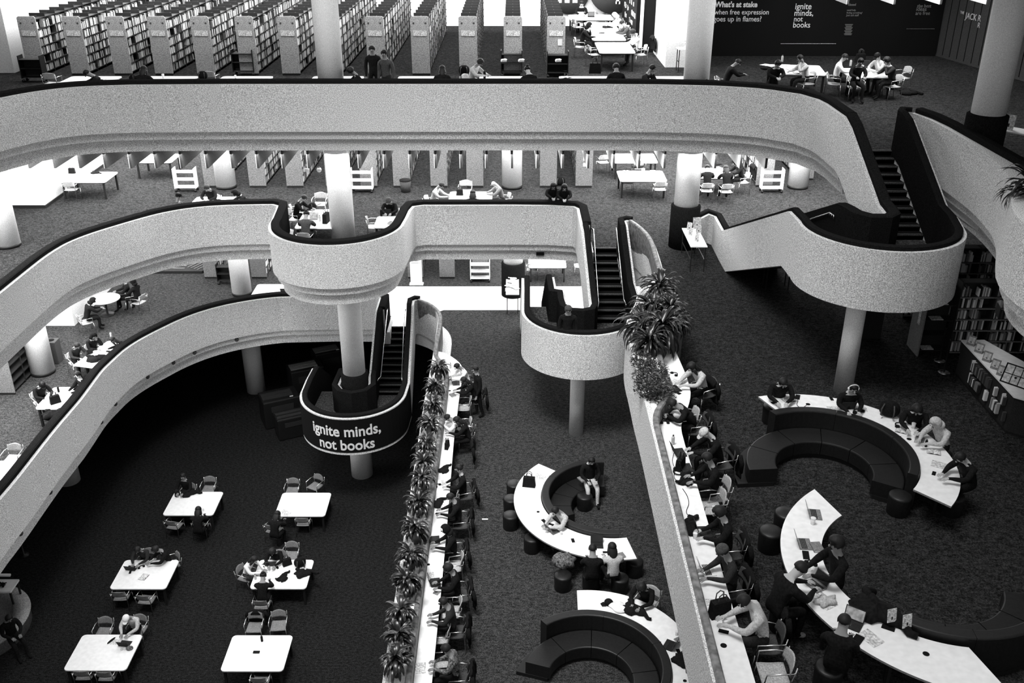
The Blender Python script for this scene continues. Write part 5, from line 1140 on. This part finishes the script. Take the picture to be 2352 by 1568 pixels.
# right side of the second level: two tall ranges facing the camera, filled with single books
def facing_case(x0, x1, y, z, h, label, single, levels=6, bay=.95):
    o = empty('bookcase', (x0, y, z)); L = x1-x0; b = MB(); zs = [.1+i*(h-.2)/levels for i in range(levels)]
    for q in zs+[h]: b.box((L/2, .16, q-.012), (L, .3, .024))
    b.box((L/2, .30, h/2), (L, .02, h)); b.build('shelf_boards', 'shelf_metal', o)
    u = MB(); n = int(L/bay)
    for i in range(n+1): u.box((i*bay, .15, h/2), (.04, .31, h))
    u.build('uprights', 'shelf_metal', o); t = MB()
    for q in zs: t.box((L/2, .0, q-.016), (L, .012, .03))
    t.build('shelf_edge', 'mid', o); rnd = random.Random(int(y*10))
    for q in zs:
        for i in range(n): book_row(-1, y+.05, x0+i*bay+.04, x0+i*bay+bay*rnd.uniform(.7, .96), z+q, rnd, 'x', single, gap=.1)
    return tag(o, label, 'bookcase', 'tall bookcases facing the camera')
facing_case(11.95, 15.8, 23.75, B, 2.15, 'front tall bookcase behind the display counter', 'book on the front tall bookcase behind the display counter')
facing_case(11.6, 15.6, 26.2, B, 2.2, 'rear tall bookcase seen above the front one', 'book on the rear tall bookcase seen above the front one')
o = empty('bookcase', (11.1, 23.9, B)); MB().box((-.02, .15, 1.0), (.04, .75, 2.0)).build('end_panel', 'mid', o)
b = MB()
for q in (.1, .55, 1.0, 1.45): b.box((.42, .1, q), (.8, .35, .025))
b.box((.42, .28, 1.0), (.8, .02, 2.0)); b.build('shelf_boards', 'shelf_metal', o); MB().box((-.045, .05, 1.1), (.006, .14, .5)).build('card_strip', 'paper_print', o); tag(o, 'dark bookcase with grey end beside the tall bookcases', 'bookcase')
for k, (dx, q, l) in enumerate([(.45, 1.47, 'pale sheet lying on the top of the grey ended bookcase'), (.4, 1.02, 'grey sheet on the middle shelf of the grey ended bookcase'), (.3, .13, 'pile of magazines on the bottom shelf of the grey ended bookcase')]):
    simple('flatpaper', 'paper', lambda: MB().box((0, 0, .01), (.32, .24, .02)).build('paper_stack', 'paper_print'), 11.1+dx, 23.95, B+q, 0, l, 'papers on the grey ended bookcase')
o = empty('bookcase', (10.1, 24.9, B)); MB().box((0, .1, .9), (.7, .4, 1.8)).build('case', 'dark', o); tag(o, 'dark low bookcase partly hidden by the big stair landing', 'bookcase')
# display counter with books
q = [P(2208, 780, B+1.0), P(2261, 780, B+1.0), (13.3, 19.6), (12.55, 18.9), P(2329, 910, B+1.0)]
o = empty('display_counter', q[0]+(B,)); loc = [(p[0]-q[0][0], p[1]-q[0][1]) for p in q]
MB().prism(loc, .96, 1.0).build('countertop', 'laminate', o)
inn = [(p[0]*.97+.03, p[1]*.985-.02) for p in loc]; MB().prism(inn, .06, .96).build('case', 'dark', o); MB().prism(inn, 0, .06).build('plinth', 'dark_metal', o)
tag(o, 'long display counter with white top and bookshelf below', 'counter')
rnd = random.Random(5); p0 = Vector(q[0]); p1 = Vector(q[4]); dv = (p1-p0); L = dv.length; dv.normalize(); nv = Vector((dv.y, -dv.x))
ang = math.atan2(dv.y, dv.x)
for row in (.25, .6):
    s_ = .9
    while s_ < L-.15:
        t = rnd.uniform(.03, .055); h = rnd.uniform(.2, .28); mi = rnd.choices(range(5), [1, 2, 3, 4, 5])[0]; c = p0+dv*s_+nv*.03
        o2 = proto('bk%d' % mi, lambda mi=mi: MB().box((0, 0, .5), (1, 1, 1)).build('book', BK[mi])); place(o2, c.x, c.y, B+row, math.degrees(ang), 'book standing in the side of the display counter', 'book', 'books standing on the shelves', (t*.92, .08, h)); NBOOK[0] += 1
        s_ += t+(rnd.random() < .1)*.3
for px, py, l in [(2228, 783, 'leaning picture card nearest the far end of the display counter'), (2246, 800, 'tall framed booklet on the display counter'), (2264, 820, 'small dark book standing on the display counter'), (2283, 838, 'photo book standing on the display counter'), (2297, 853, 'heap of booklets on the display counter')]:
    def mk_stand():
        o = empty('display_book'); mb = MB(); mb.T = Matrix.Rotation(-.3, 4, 'X'); mb.box((0, 0, .13), (.2, .02, .26)); mb.build('cover', 'mid', o)
        mb = MB(); mb.T = Matrix.Rotation(-.3, 4, 'X'); mb.box((0, -.012, .14), (.16, .004, .16)); mb.build('picture', 'screen_page', o); MB().box((0, .06, .05), (.04, .1, .1)).build('easel', 'dark_metal', o); return o
    x, y = P(px, py+10, B+1.0); simple('displaybook', 'book', mk_stand, x, y, B+1.0, -50, l, 'books shown on the display counter')
x, y = P(2326, 885, B+1.0); o = empty('framed_board', (x, y, B+1.0), math.radians(-48))
mb = MB(); mb.T = Matrix.Rotation(-.5, 4, 'X'); mb.box((0, 0, .24), (.62, .03, .48)); mb.build('frame', 'black', o)
mb = MB(); mb.T = Matrix.Rotation(-.5, 4, 'X')
for i in range(3):
    for j in range(2): mb.box((-.19+.19*i, -.018, .13+.22*j), (.17, .006, .2))
mb.build('pages', 'screen_page', o); MB().box((0, .16, .1), (.05, .2, .2)).build('stand', 'dark_metal', o); tag(o, 'black framed board of printed pages on the display counter', 'board')
for px, py, l in [(2158, 828, 'left post stand with chrome foot near the tall bookcases'), (2168, 855, 'right post stand with chrome foot near the tall bookcases')]:
    def mk_post():
        o = empty('barrier_post'); MB().lathe([(.16, 0), (.15, .02), (.05, .05)], n=24).build('foot', 'chrome', o); MB().lathe([(.025, .05), (.025, .95), (.035, .97)], n=12).build('post', 'dark_metal', o); return o
    x, y = P(px, py, B); simple('post', 'post', mk_post, x, y, B, 0, l, 'barrier posts')
# carts
for px, py, z, fn, key, l in [(430, 438, B, mk_cart, 'cart', 'white book cart at the left of the second level'), (833, 440, B, mk_cart, 'cart', 'white book cart right of the tall white column'), (1770, 440, B, mk_cart, 'cart', 'white book cart on the right of the second level'), (1103, 645, C, mk_cart, 'cart', 'book cart with pale top on the middle level'),
                              (524, 650, C, mk_darkcart, 'dcart', 'dark book cart under the left parapet on the middle level'), (82, 187, A, mk_darkcart, 'dcart', 'dark book cart before the leftmost bookcase'), (563, 172, A, mk_darkcart, 'dcart', 'dark book cart before the sixth bookcase'), (1175, 174, A, mk_darkcart, 'dcart', 'dark book cart carrying white books, straight ahead'), (1280, 176, A, mk_darkcart, 'dcart', 'dark book cart before the last bookcase on the right')]:
    x, y = P(px, py, z); simple(key, 'cart', fn, x, y, z, 0, l, 'book carts')
rnd = random.Random(2)
for (px, l) in ((1157, 'books on the cart straight ahead, left pile'), (1197, 'books on the cart straight ahead, right pile'), (1282, 'papers on the cart before the last bookcase')):
    x, y = P(px, 140, A+.86); simple('pile', 'books', lambda: MB().box((0, 0, .03), (.2, .15, .06)).box((.02, .01, .075), (.18, .14, .03), .2).build('book_pile', 'white'), x, y, A+.835, 10, l, 'piles on the dark carts')
x, y = P(34, 130, A); o = empty('catalogue_cabinet', (-19.3, 40.0, A)); bevel(MB().box((.25, 0, .55), (.5, .8, 1.1)).build('cabinet', 'dim', o), .01); MB().box((.25, 0, 1.12), (.45, .6, .04)).build('papers', 'paper_print', o); tag(o, 'grey cabinet with papers beside the left white wall', 'cabinet')
o = empty('waste_basket', P(932, 440, B)+(B,)); MB().lathe([(.19, 0), (.24, .5), (.22, .5), (.18, .04)], n=24).build('basket', 'dim', o); MB().lathe([(.245, .48), (.245, .51)], n=24).build('rim', 'black', o); tag(o, 'round black waste basket before the bookcases', 'basket')
o = empty('sign_stand', P(957, 652, C)+(C,)); MB().box((0, 0, 1.0), (.52, .05, 2.0)).build('board', 'white', o); MB().box((0, -.03, .02), (.62, .3, .04)).build('foot', 'white', o); k = MB()
for i in range(9): k.box((-.03, -.028, 1.75-.09*i), (.34, .004, .012)); k.box((.2, -.028, 1.75-.09*i), (.03, .004, .02)) if i in (0, 4, 8) else None
k.build('text_lines', 'dark', o); tag(o, 'tall white sign stand with lines of small print', 'sign')
o = MB().box((0, 0, 0), (.4, .01, 1.2)).build('notice_strip', 'white'); o.location = (-2.96, 41.12, C+1.55); tag(o, 'white notice strip on the bookcase under the middle slab', 'notice'); o2 = MB().box((0, -.01, .2), (.05, .006, .7)).build('slot', 'black', o)
# trestle tables with things for display
def trestle(x, y, z, w_, d_, deg, label, h=.9): return simple('trestle%.1f%.1f' % (w_, d_), 'table', mk_trestle(w_, d_, h), x, y, z, deg, label, 'display tables with thin black legs')
trestle(6.12, 30.8, B, .55, 1.85, 0, 'display table with small books by the collared column')
trestle(.02, 38.1, C, .6, 1.9, 0, 'display table heaped with magazines by the middle column')
trestle(7.1, 39.3, A, 1.2, .6, 0, 'display table with frames before the white nook')
trestle(13.6, 25.7, A, 1.3, .6, -50, 'display table with dark boxes behind the big column')
tx = P(1790, 640, B+.85); trestle(8.4, 28.6, B, .8, .5, 0, 'small table standing under the upper stair flight')
def mk_card():
    o = empty('standing_card'); mb = MB(); mb.T = Matrix.Rotation(-.2, 4, 'X'); mb.box((0, 0, .15), (.21, .012, .3)); mb.build('card', 'paper_print', o); MB().box((0, .05, .06), (.03, .09, .12)).build('prop', 'dark_metal', o); return o
for x, y, z, dg, l, s_ in [(6.05, 31.5, B+.9, -40, 'leaning white card at the far end of the display table by the column', .9), (6.0, 31.0, B+.9, -60, 'thin leaning card in the middle of the display table by the column', .8), (6.1, 30.4, B+.9, -70, 'dark edged card at the near end of the display table by the column', .9), (6.33, 31.2, B+.9, 0, 'grey books standing beside the cards by the column', .9),
                          (6.35, 31.65, B+.9, 10, 'white display at the column end of the table', 1.3), (6.85, 39.3, A+.9, 0, 'small white card in the white nook', .9), (7.3, 39.35, A+.9, 5, 'large framed card in the white nook', 1.6), (13.3, 25.9, A+.9, -50, 'dark box on the table behind the big column', 1.3), (13.7, 25.5, A+.9, -50, 'second dark box on the table behind the big column', 1.4)]:
    simple('standcard', 'card', mk_card, x, y, z, dg, l, 'cards and boxes on display tables', s_)
for px, py, l in ((2083, 1441, 'white card standing on the back of the bottom right sofa'), (2048, 1428, 'dark card standing beside the white one on the sofa back')):
    x, y = P(px, py, B+.86); simple('standcard', 'card', mk_card, x, y, B+.86, 15, l, 'cards and boxes on display tables', .8)
rnd = random.Random(9)
for i in range(12):
    simple('magazine', 'magazine', lambda: MB().box((0, 0, .004), (.21, .28, .008)).build('magazine', 'paper_print'), .02+rnd.uniform(-.2, .2), 37.4+i*.13, C+.9+.01*i, rnd.uniform(0, 360), 'magazine in the heap on the middle display table', 'magazines heaped on the display table')
# poster wall and dark bookcase at the far end of the top level
o = empty('poster_panel', (2.9, 51.9, A+1.6)); MB().lathe([(1.0, 0), (1.0, .05)], n=40).build('disc', 'dim', o, None, (PI/2, 0, 0)); k = MB()
for i in range(6): k.box((-.5+.4*(i % 3), -.07, -.3+.5*(i//3)), (.25, .01, .3))
k.build('papers', 'paper_print', o); tag(o, 'round dark display disc with papers on the far white wall', 'display')
o = empty('poster_panel', (5.1, 51.5, A+1.9)); MB().lathe([(1.25, 0), (1.25, .05)], n=40).build('disc', 'dim', o, None, (PI/2, 0, 0)); k = MB(); rnd = random.Random(3)
for i in range(11): k.box((rnd.uniform(-.8, .8), -.07, rnd.uniform(-.8, .8)), (.16, .01, .13))
k.box((0, -.075, .1), (2.3, .008, .3)); k.build('papers', 'paper_print', o); tag(o, 'large round dark display with white scraps on the far wall', 'display')
facing = empty('bookcase', (5.75, 44.6, A)); MB().box((0, 3.2, 1.3), (.5, 6.0, 2.6)).build('case', 'black', facing); k = MB(); rnd = random.Random(4)
for i in range(60): k.box((-.26, .4+rnd.uniform(0, 5.4), .4+.42*rnd.randint(0, 4)+.1), (.02, rnd.uniform(.06, .2), rnd.uniform(.14, .26)))
k.build('book_covers', 'light', facing); tag(facing, 'tall black bookcase with scattered white covers right of the far tables', 'bookcase')
struct('door_1', MB().box((5.95, 43.9, A+1.5), (.5, .1, 3.0)), 'black'); struct('trim_door', MB().box((5.62, 43.85, A+1.6), (.12, .2, 3.2)), 'white')
# hanging globe lamps behind the tall column
for i, px in enumerate((705, 733, 765, 796)):
    def mk_globe():
        o = empty('pendant_lamp'); MB().tube([(0, 0, 0), (0, 0, .75)], .008, 6).build('cord', 'dark_metal', o); MB().blob((0, 0, -.07), (.09, .09, .09), 16, 12).build('globe', 'glass_pane', o); MB().lathe([(.035, -.01), (.03, .05)], n=12).build('cap', 'dark_metal', o); return o
    x, y = P(px, 390, 11.9); simple('globe', 'lamp', mk_globe, x, y, 11.97, 0, 'small glass globe lamp, '+['leftmost', 'second from the left', 'third, before the white column', 'rightmost'][i]+' of the four hanging', 'hanging globe lamps')
o = MB().tube([(-7.6, 34.0, 12.74), (-5.0, 34.0, 12.74)], .015, 6).build('lamp_rail', 'dark_metal'); tag(o, 'thin dark rail carrying the four globe lamps', 'rail')
# small fittings in the balcony edge
def near_edge(px, py):
    best = None; z = ZC-1.64
    e = offset(c_rim, .14)
    for a, b in zip(e[:-1], e[1:]):
        for k in range(8):
            x, y = a[0]+(b[0]-a[0])*k/8, a[1]+(b[1]-a[1])*k/8; Z = y*math.cos(PITCH)+(CAMZ-z)*math.sin(PITCH)
            d = (1176+FPX*x/Z-px)**2+(784+FPX*((CAMZ-z)*math.cos(PITCH)-y*math.sin(PITCH))/Z-py)**2
            if best is None or d < best[0]: best = (d, (x, y, z))
    return best[1]
def fascia_dot(px, py, z, i, m='dim'):
    o = MB().blob((0, 0, 0), (.09, .09, .09), 12, 8).build('detector', m); o.location = near_edge(px, py); tag(o, 'small round fitting under the lower balcony edge, '+i, 'detector', 'round fittings in the balcony edge')
for px, py, i in [(545, 786, 'rightmost'), (448, 812, 'second from the right'), (401, 837, 'above the dark hall centre'), (342, 871, 'at the strongest bend'), (267, 930, 'left of the bend'), (239, 973, 'near the left column foot'), (118, 1133, 'before the lamp arm'), (50, 1228, 'at the lower left')]:
    fascia_dot(px, py, C-.68, i)
o = MB().box((0, 0, 0), (.3, .02, .13)).build('air_vent', 'black'); o.location = (1.05, 33.99, B-.9); tag(o, 'black air vent in the middle balcony edge', 'vent')
o = MB().box((0, 0, 0), (.02, .34, .22)).build('air_vent', 'black'); o.location = (9.93, 18.1, A-.95); o.rotation_euler = (0, 0, -.25); tag(o, 'black air vent in the right balcony edge', 'vent')
simple('dropped_card', 'paper', lambda: MB().box((0, 0, .003), (.17, .05, .006)).build('paper_slip', 'white'), *P3(1114, 1192, C), 0, 'white slip of paper lying on the carpet between desk and curved table')
# ================================================================== writing
def text_mesh(s, size, bold=0, align='LEFT'):
    c = bpy.data.curves.new('t', 'FONT'); c.body = s; c.size = size; c.offset = bold; c.align_x = align; c.extrude = .004; c.resolution_u = 4
    o = bpy.data.objects.new('t', c); COL.objects.link(o); bpy.context.view_layer.update()
    me = bpy.data.meshes.new_from_object(o.evaluated_get(bpy.context.evaluated_depsgraph_get())); bpy.data.objects.remove(o); return me
def fit_text(s, width, bold=0):
    me = text_mesh(s, 1, bold); xs = [v.co.x for v in me.vertices]; k = width/(max(xs)-min(xs)); x0 = min(xs)
    return me, k, x0
def plane_pt(px, py, p0, n):
    d = Vector(P3(px, py, 0))-Vector((0, 0, CAMZ)); o = Vector((0, 0, CAMZ)); t = (Vector(p0)-o).dot(Vector(n))/d.dot(Vector(n)); return o+d*t
def wall_text(s, px0, px1, py, p0, n, parent, m='sign_white', name='lettering', bold=0):
    a = plane_pt(px0, py, p0, n); b = plane_pt(px1, py, p0, n); me, k, x0 = fit_text(s, (b-a).length, bold)
    for v in me.vertices: v.co = Vector(((v.co.x-x0)*k, v.co.y*k*1.08, v.co.z))
    me.materials.clear(); me.materials.append(M[m]); o = bpy.data.objects.new(name, me); COL.objects.link(o); setpar(o, parent)
    u = (b-a).normalized(); u.z = 0; u.normalize(); nn = u.cross(Vector((0, 0, 1))); R = Matrix((u, Vector((0, 0, 1)), nn)).transposed().to_4x4()
    o.matrix_local = parent.matrix_basis.inverted() @ (Matrix.Translation(a+nn*.02) @ R); return o
g0 = (8.5, 42.9, A); gn = (0, -1, 0)
def signgrp(label, px, py, p0=g0, n=gn):
    q_ = plane_pt(px, py, p0, n); o = empty('wall_lettering', q_); tag(o, label, 'sign'); return o
s1 = signgrp('white headline of three lines at the left of the black gallery wall', 1640, 50)
wall_text("What's at stake", 1641, 1739, 16, g0, gn, s1, bold=.03); wall_text('when free expression', 1640, 1765, 33, g0, gn, s1, bold=.004); wall_text('goes up in flames?', 1638, 1748, 49, g0, gn, s1, bold=.004)
s2 = signgrp('white four line slogan in the middle of the black gallery wall', 1826, 60)
for t, a, b_, y_ in (('ignite', 1826, 1863, 21), ('minds,', 1824, 1867, 36), ('not', 1823, 1843, 49), ('books', 1821, 1860, 63)): wall_text(t, a, b_, y_, g0, gn, s2, bold=.006)
s3 = signgrp('small grey column of print right of the slogan', 1940, 80)
for t, a, b_, y_ in (('closed', 1948, 1965, 13), ('need help', 1945, 1965, 25), ('finding something?', 1944, 1980, 31), ('Just ask staff', 1943, 1972, 37)): wall_text(t, a, b_, y_, g0, gn, s3, 'sign_grey')
k = MB()
for i in range(11):
    a_ = plane_pt(1941-.25*i, 56+2.4*i, g0, gn); k.box((a_.x+.16-s3.location.x, a_.y-.02-s3.location.y, a_.z-s3.location.z), (.34-.05*(i % 3), .01, .018))
k.build('small_print', 'sign_grey', s3)
s4 = signgrp('grey three line phrase at the right of the black gallery wall', 2104, 34)
for t, a, b_, y_ in (('the best', 2106, 2138, 17), ('ideas', 2104, 2127, 25), ('are free', 2102, 2135, 34)): wall_text(t, a, b_, y_, g0, gn, s4, 'sign_grey')
for x0, x1, y_, l in ((1794, 1922, 100, 'long dotted white line low on the black gallery wall'), (2083, 2148, 66, 'short dotted line at the right of the black gallery wall')):
    a_ = plane_pt(x0, y_, g0, gn); b_ = plane_pt(x1, y_, g0, gn); n_ = int((x1-x0)/3.2); o = MB()
    for i in range(n_): o.box((a_.x+(b_.x-a_.x)*i/n_, 42.88, a_.z), (.025, .02, .025))
    tag(o.build('dotted_line', 'sign_white' if x0 < 2000 else 'sign_grey'), l, 'sign')
pw0 = (18.2, 43.3, A); pv = Vector((1.4, -7.3, 0)).normalized(); pn = (pv.y, -pv.x, 0)
s5 = signgrp('white room name on the dark panelled wall behind the column', 2216, 40, pw0, pn)
wall_text('THE', 2206, 2215, 31, pw0, pn, s5, 'sign_white'); wall_text('JACK R', 2217, 2254, 42, pw0, pn, s5); wall_text('R', 2246, 2251, 63, pw0, pn, s5); wall_text('H', 2323, 2328, 58, pw0, pn, s5); wall_text('M', 2318, 2323, 74, pw0, pn, s5)
k = MB()
for i in range(14):
    p_ = Vector((18.25, 43.0, 0))+pv*(.5*i); k.box((p_.x, p_.y, A+2.3), (.02, .03, 4.4))
struct('trim_panel_joints', k, 'black')
# the black banner round the lowest stair landing
ban = c_drum[:]; o = sweep(MB(), offset(ban, -.012), [(0, -.04), (.01, -.04), (.01, -1.40), (0, -1.40)]).build('banner', 'sign_black'); tag(o, 'black banner wrapped round the lowest stair landing with white slogan', 'banner')
for t, wdt, zc_, name in (('ignite minds,', 2.62, 3.42, 'lettering'), ('not books', 2.08, 2.86, 'lettering')):
    me, kk, x0 = fit_text(t, wdt, .02); R_ = 2.0; ac = math.radians(-92)
    # subdivide wide faces first so that the letters follow the curve
    for v in me.vertices:
        u_ = (v.co.x-x0)*kk-wdt/2; a_ = ac+u_/R_; rr = R_+.004+v.co.z; v.co = Vector((-5.89+rr*math.cos(a_), 31.67+rr*math.sin(a_), zc_+v.co.y*kk*1.15-.04))
    me.materials.clear(); me.materials.append(M['sign_white']); l_ = bpy.data.objects.new(name, me); COL.objects.link(l_); setpar(l_, o)
# ================================================================== plants
def mk_rosette(seed, n=66, L=.62, wl=.058, pale=.16, droop=1.0, trunk=.5):
    def f():
        rnd = random.Random(seed); o = empty('leafy_plant'); mb = MB(); mb.smooth = True
        for i in range(n):
            a = rnd.uniform(0, 2*PI); el = rnd.uniform(-.35, 1.15); l = L*rnd.uniform(.65, 1.1); w_ = wl*rnd.uniform(.8, 1.2); vs = []; p = Vector((0, 0, rnd.uniform(-.22, .05))); st = 7
            mb.mi = 1 if rnd.random() < pale and el > .1 else 0
            for k in range(st+1):
                t = k/st; e = el-droop*1.7*t*t; ww = w_*math.sin(PI*min(1, .12+.88*t))**.8*(1 if k < st else .1)
                d = Vector((math.cos(a), math.sin(a), 0)); s_ = Vector((-math.sin(a), math.cos(a), 0))
                if k: p = p+(d*math.cos(e)+Vector((0, 0, 1))*math.sin(e))*(l/st)
                vs += [tuple(p-s_*ww+Vector((0, 0, ww*.4))), tuple(p), tuple(p+s_*ww+Vector((0, 0, ww*.4)))]
            mb.add(vs, [(3*k+j, 3*k+j+1, 3*k+j+4, 3*k+j+3) for k in range(st) for j in (0, 1)])
        mb.build('foliage', ['leaf', 'leaf_pale'], o)
        if trunk < .6: MB().lathe([(.10, -.62), (.15, -.3), (.24, -.06), (.2, .02), (.05, .04)], n=16).build('pot', 'vinyl', o)
        MB().tube([(0, 0, -trunk-.1), (.02, 0, -trunk*.5), (0, 0, .02)], [.05, .04, .03], 8).build('stem', 'leaf', o)
        return o
    return f
for i, (px, py) in enumerate([(1008, 842), (1000, 885), (993, 927), (986, 970), (978, 1016), (972, 1060), (970, 1095), (962, 1150), (953, 1210), (943, 1270), (934, 1330), (921, 1400), (918, 1455), (912, 1510)]):
    x, y = P(px, py, ZC+.5); k = i % 3; x = max(-2.62, min(-2.5, x))
    simple('rosette%d' % k, 'plant', mk_rosette(k+1), x, y, ZC+.5, 37*i, ['leafy plant at the far end of the left planter'] [0] if i == 0 else 'leafy plant in the left planter, number %d counted from its far end' % (i+1), 'leafy plants in the left planter', (.82, .82, .82))
for i, (px, py, s_) in enumerate([(1516, 655, 1.0), (1500, 700, .95), (1540, 705, .85), (1478, 738, 1.05), (1520, 748, 1.15), (1550, 735, .7), (1492, 778, .85)]):
    x, y = P(px, py, ZB+.35); simple('dracaena%d' % (i % 2), 'plant', mk_rosette(11+i % 2, 84, .85, .045, .06, 1.0, .9), x, y, ZB+.35, 53*i, 'dark strap leaved plant in the wide bulge of the right planter, '+['topmost', 'upper left', 'upper right', 'far left edge', 'centre', 'right edge', 'lowest'][i], 'strap leaved plants in the right planter', (s_, s_, s_))
x, y = P(2366, 440, ZA+.1); simple('dracaena0', 'plant', mk_rosette(11), x, y, ZA+.25, 80, 'strap leaved plant hanging in at the right edge of the picture', 'strap leaved plants in the right planter')
def mk_bush(seed):
    def f():
        rnd = random.Random(seed); o = empty('ivy_bush'); mb = MB()
        for i in range(520):
            d = Vector((rnd.gauss(0, 1), rnd.gauss(0, 1), rnd.gauss(0, 1))).normalized(); r = rnd.uniform(.55, 1.0); p = Vector((d.x*.34*r, d.y*.42*r, d.z*.24*r)); a = rnd.uniform(0, 6.3); s_ = rnd.uniform(.022, .04)
            u = Vector((math.cos(a), math.sin(a), rnd.uniform(-.5, .5))).normalized()*s_; v = Vector((-math.sin(a), math.cos(a), rnd.uniform(-.5, .5))).normalized()*s_*.8
            mb.mi = 1 if rnd.random() < .05 else 0
            mb.add([tuple(p-u), tuple(p-v*.8), tuple(p+u*1.2), tuple(p+v*.8)], [(0, 1, 2, 3)])
        mb.build('foliage', ['leaf', 'leaf_pale'], o)
        t = MB()
        for i in range(8): a = i*.8; t.tube([(0, 0, -.25), (.12*math.cos(a), .15*math.sin(a), -.05), (.3*math.cos(a), .35*math.sin(a), .1)], .008, 5)
        t.build('stems', 'leaf', o); return o
    return f
for i, (px, py, l) in enumerate([(1478, 830, 'uppermost'), (1502, 850, 'upper right'), (1486, 866, 'middle left'), (1510, 880, 'middle right'), (1492, 893, 'lowest left'), (1518, 903, 'lowest right')]):
    x, y = P(px, py, ZB+.12); simple('bush%d' % (i % 2), 'plant', mk_bush(20+i % 2), x, y, ZB+.12, 61*i, 'small leaved bush in the lower right planter, '+l, 'small leaved bushes in the right planter')
bookcase(-18.0, P(30, 905, C)[1], C, 3.0, 'grey ended bookcase at the left edge under the middle parapet', sides=(-1,), sign=False)
o = empty('display_steps', P(415, 628, C)+(C,)); MB().prism([(-1.3, 0), (1.0, 0), (2.2, 2.6), (-.2, 2.6)], 0, .12).build('platform', 'dark', o); k = MB()
for i in range(4): k.box((-.5, .35+.3*i, .13), (1.2, .05, .02)); k.tube([(.75-.18*i, .15+.1*i, .135), (1.75-.18*i, 2.4, .135)], .025, 5)
k.build('white_edging', 'mid', o); tag(o, 'dark stepped display with pale edging lines under the middle parapet', 'display')
tag(allbooks.build('books', BK), 'rows of further books filling the long bookcases', 'books', None, 'stuff')
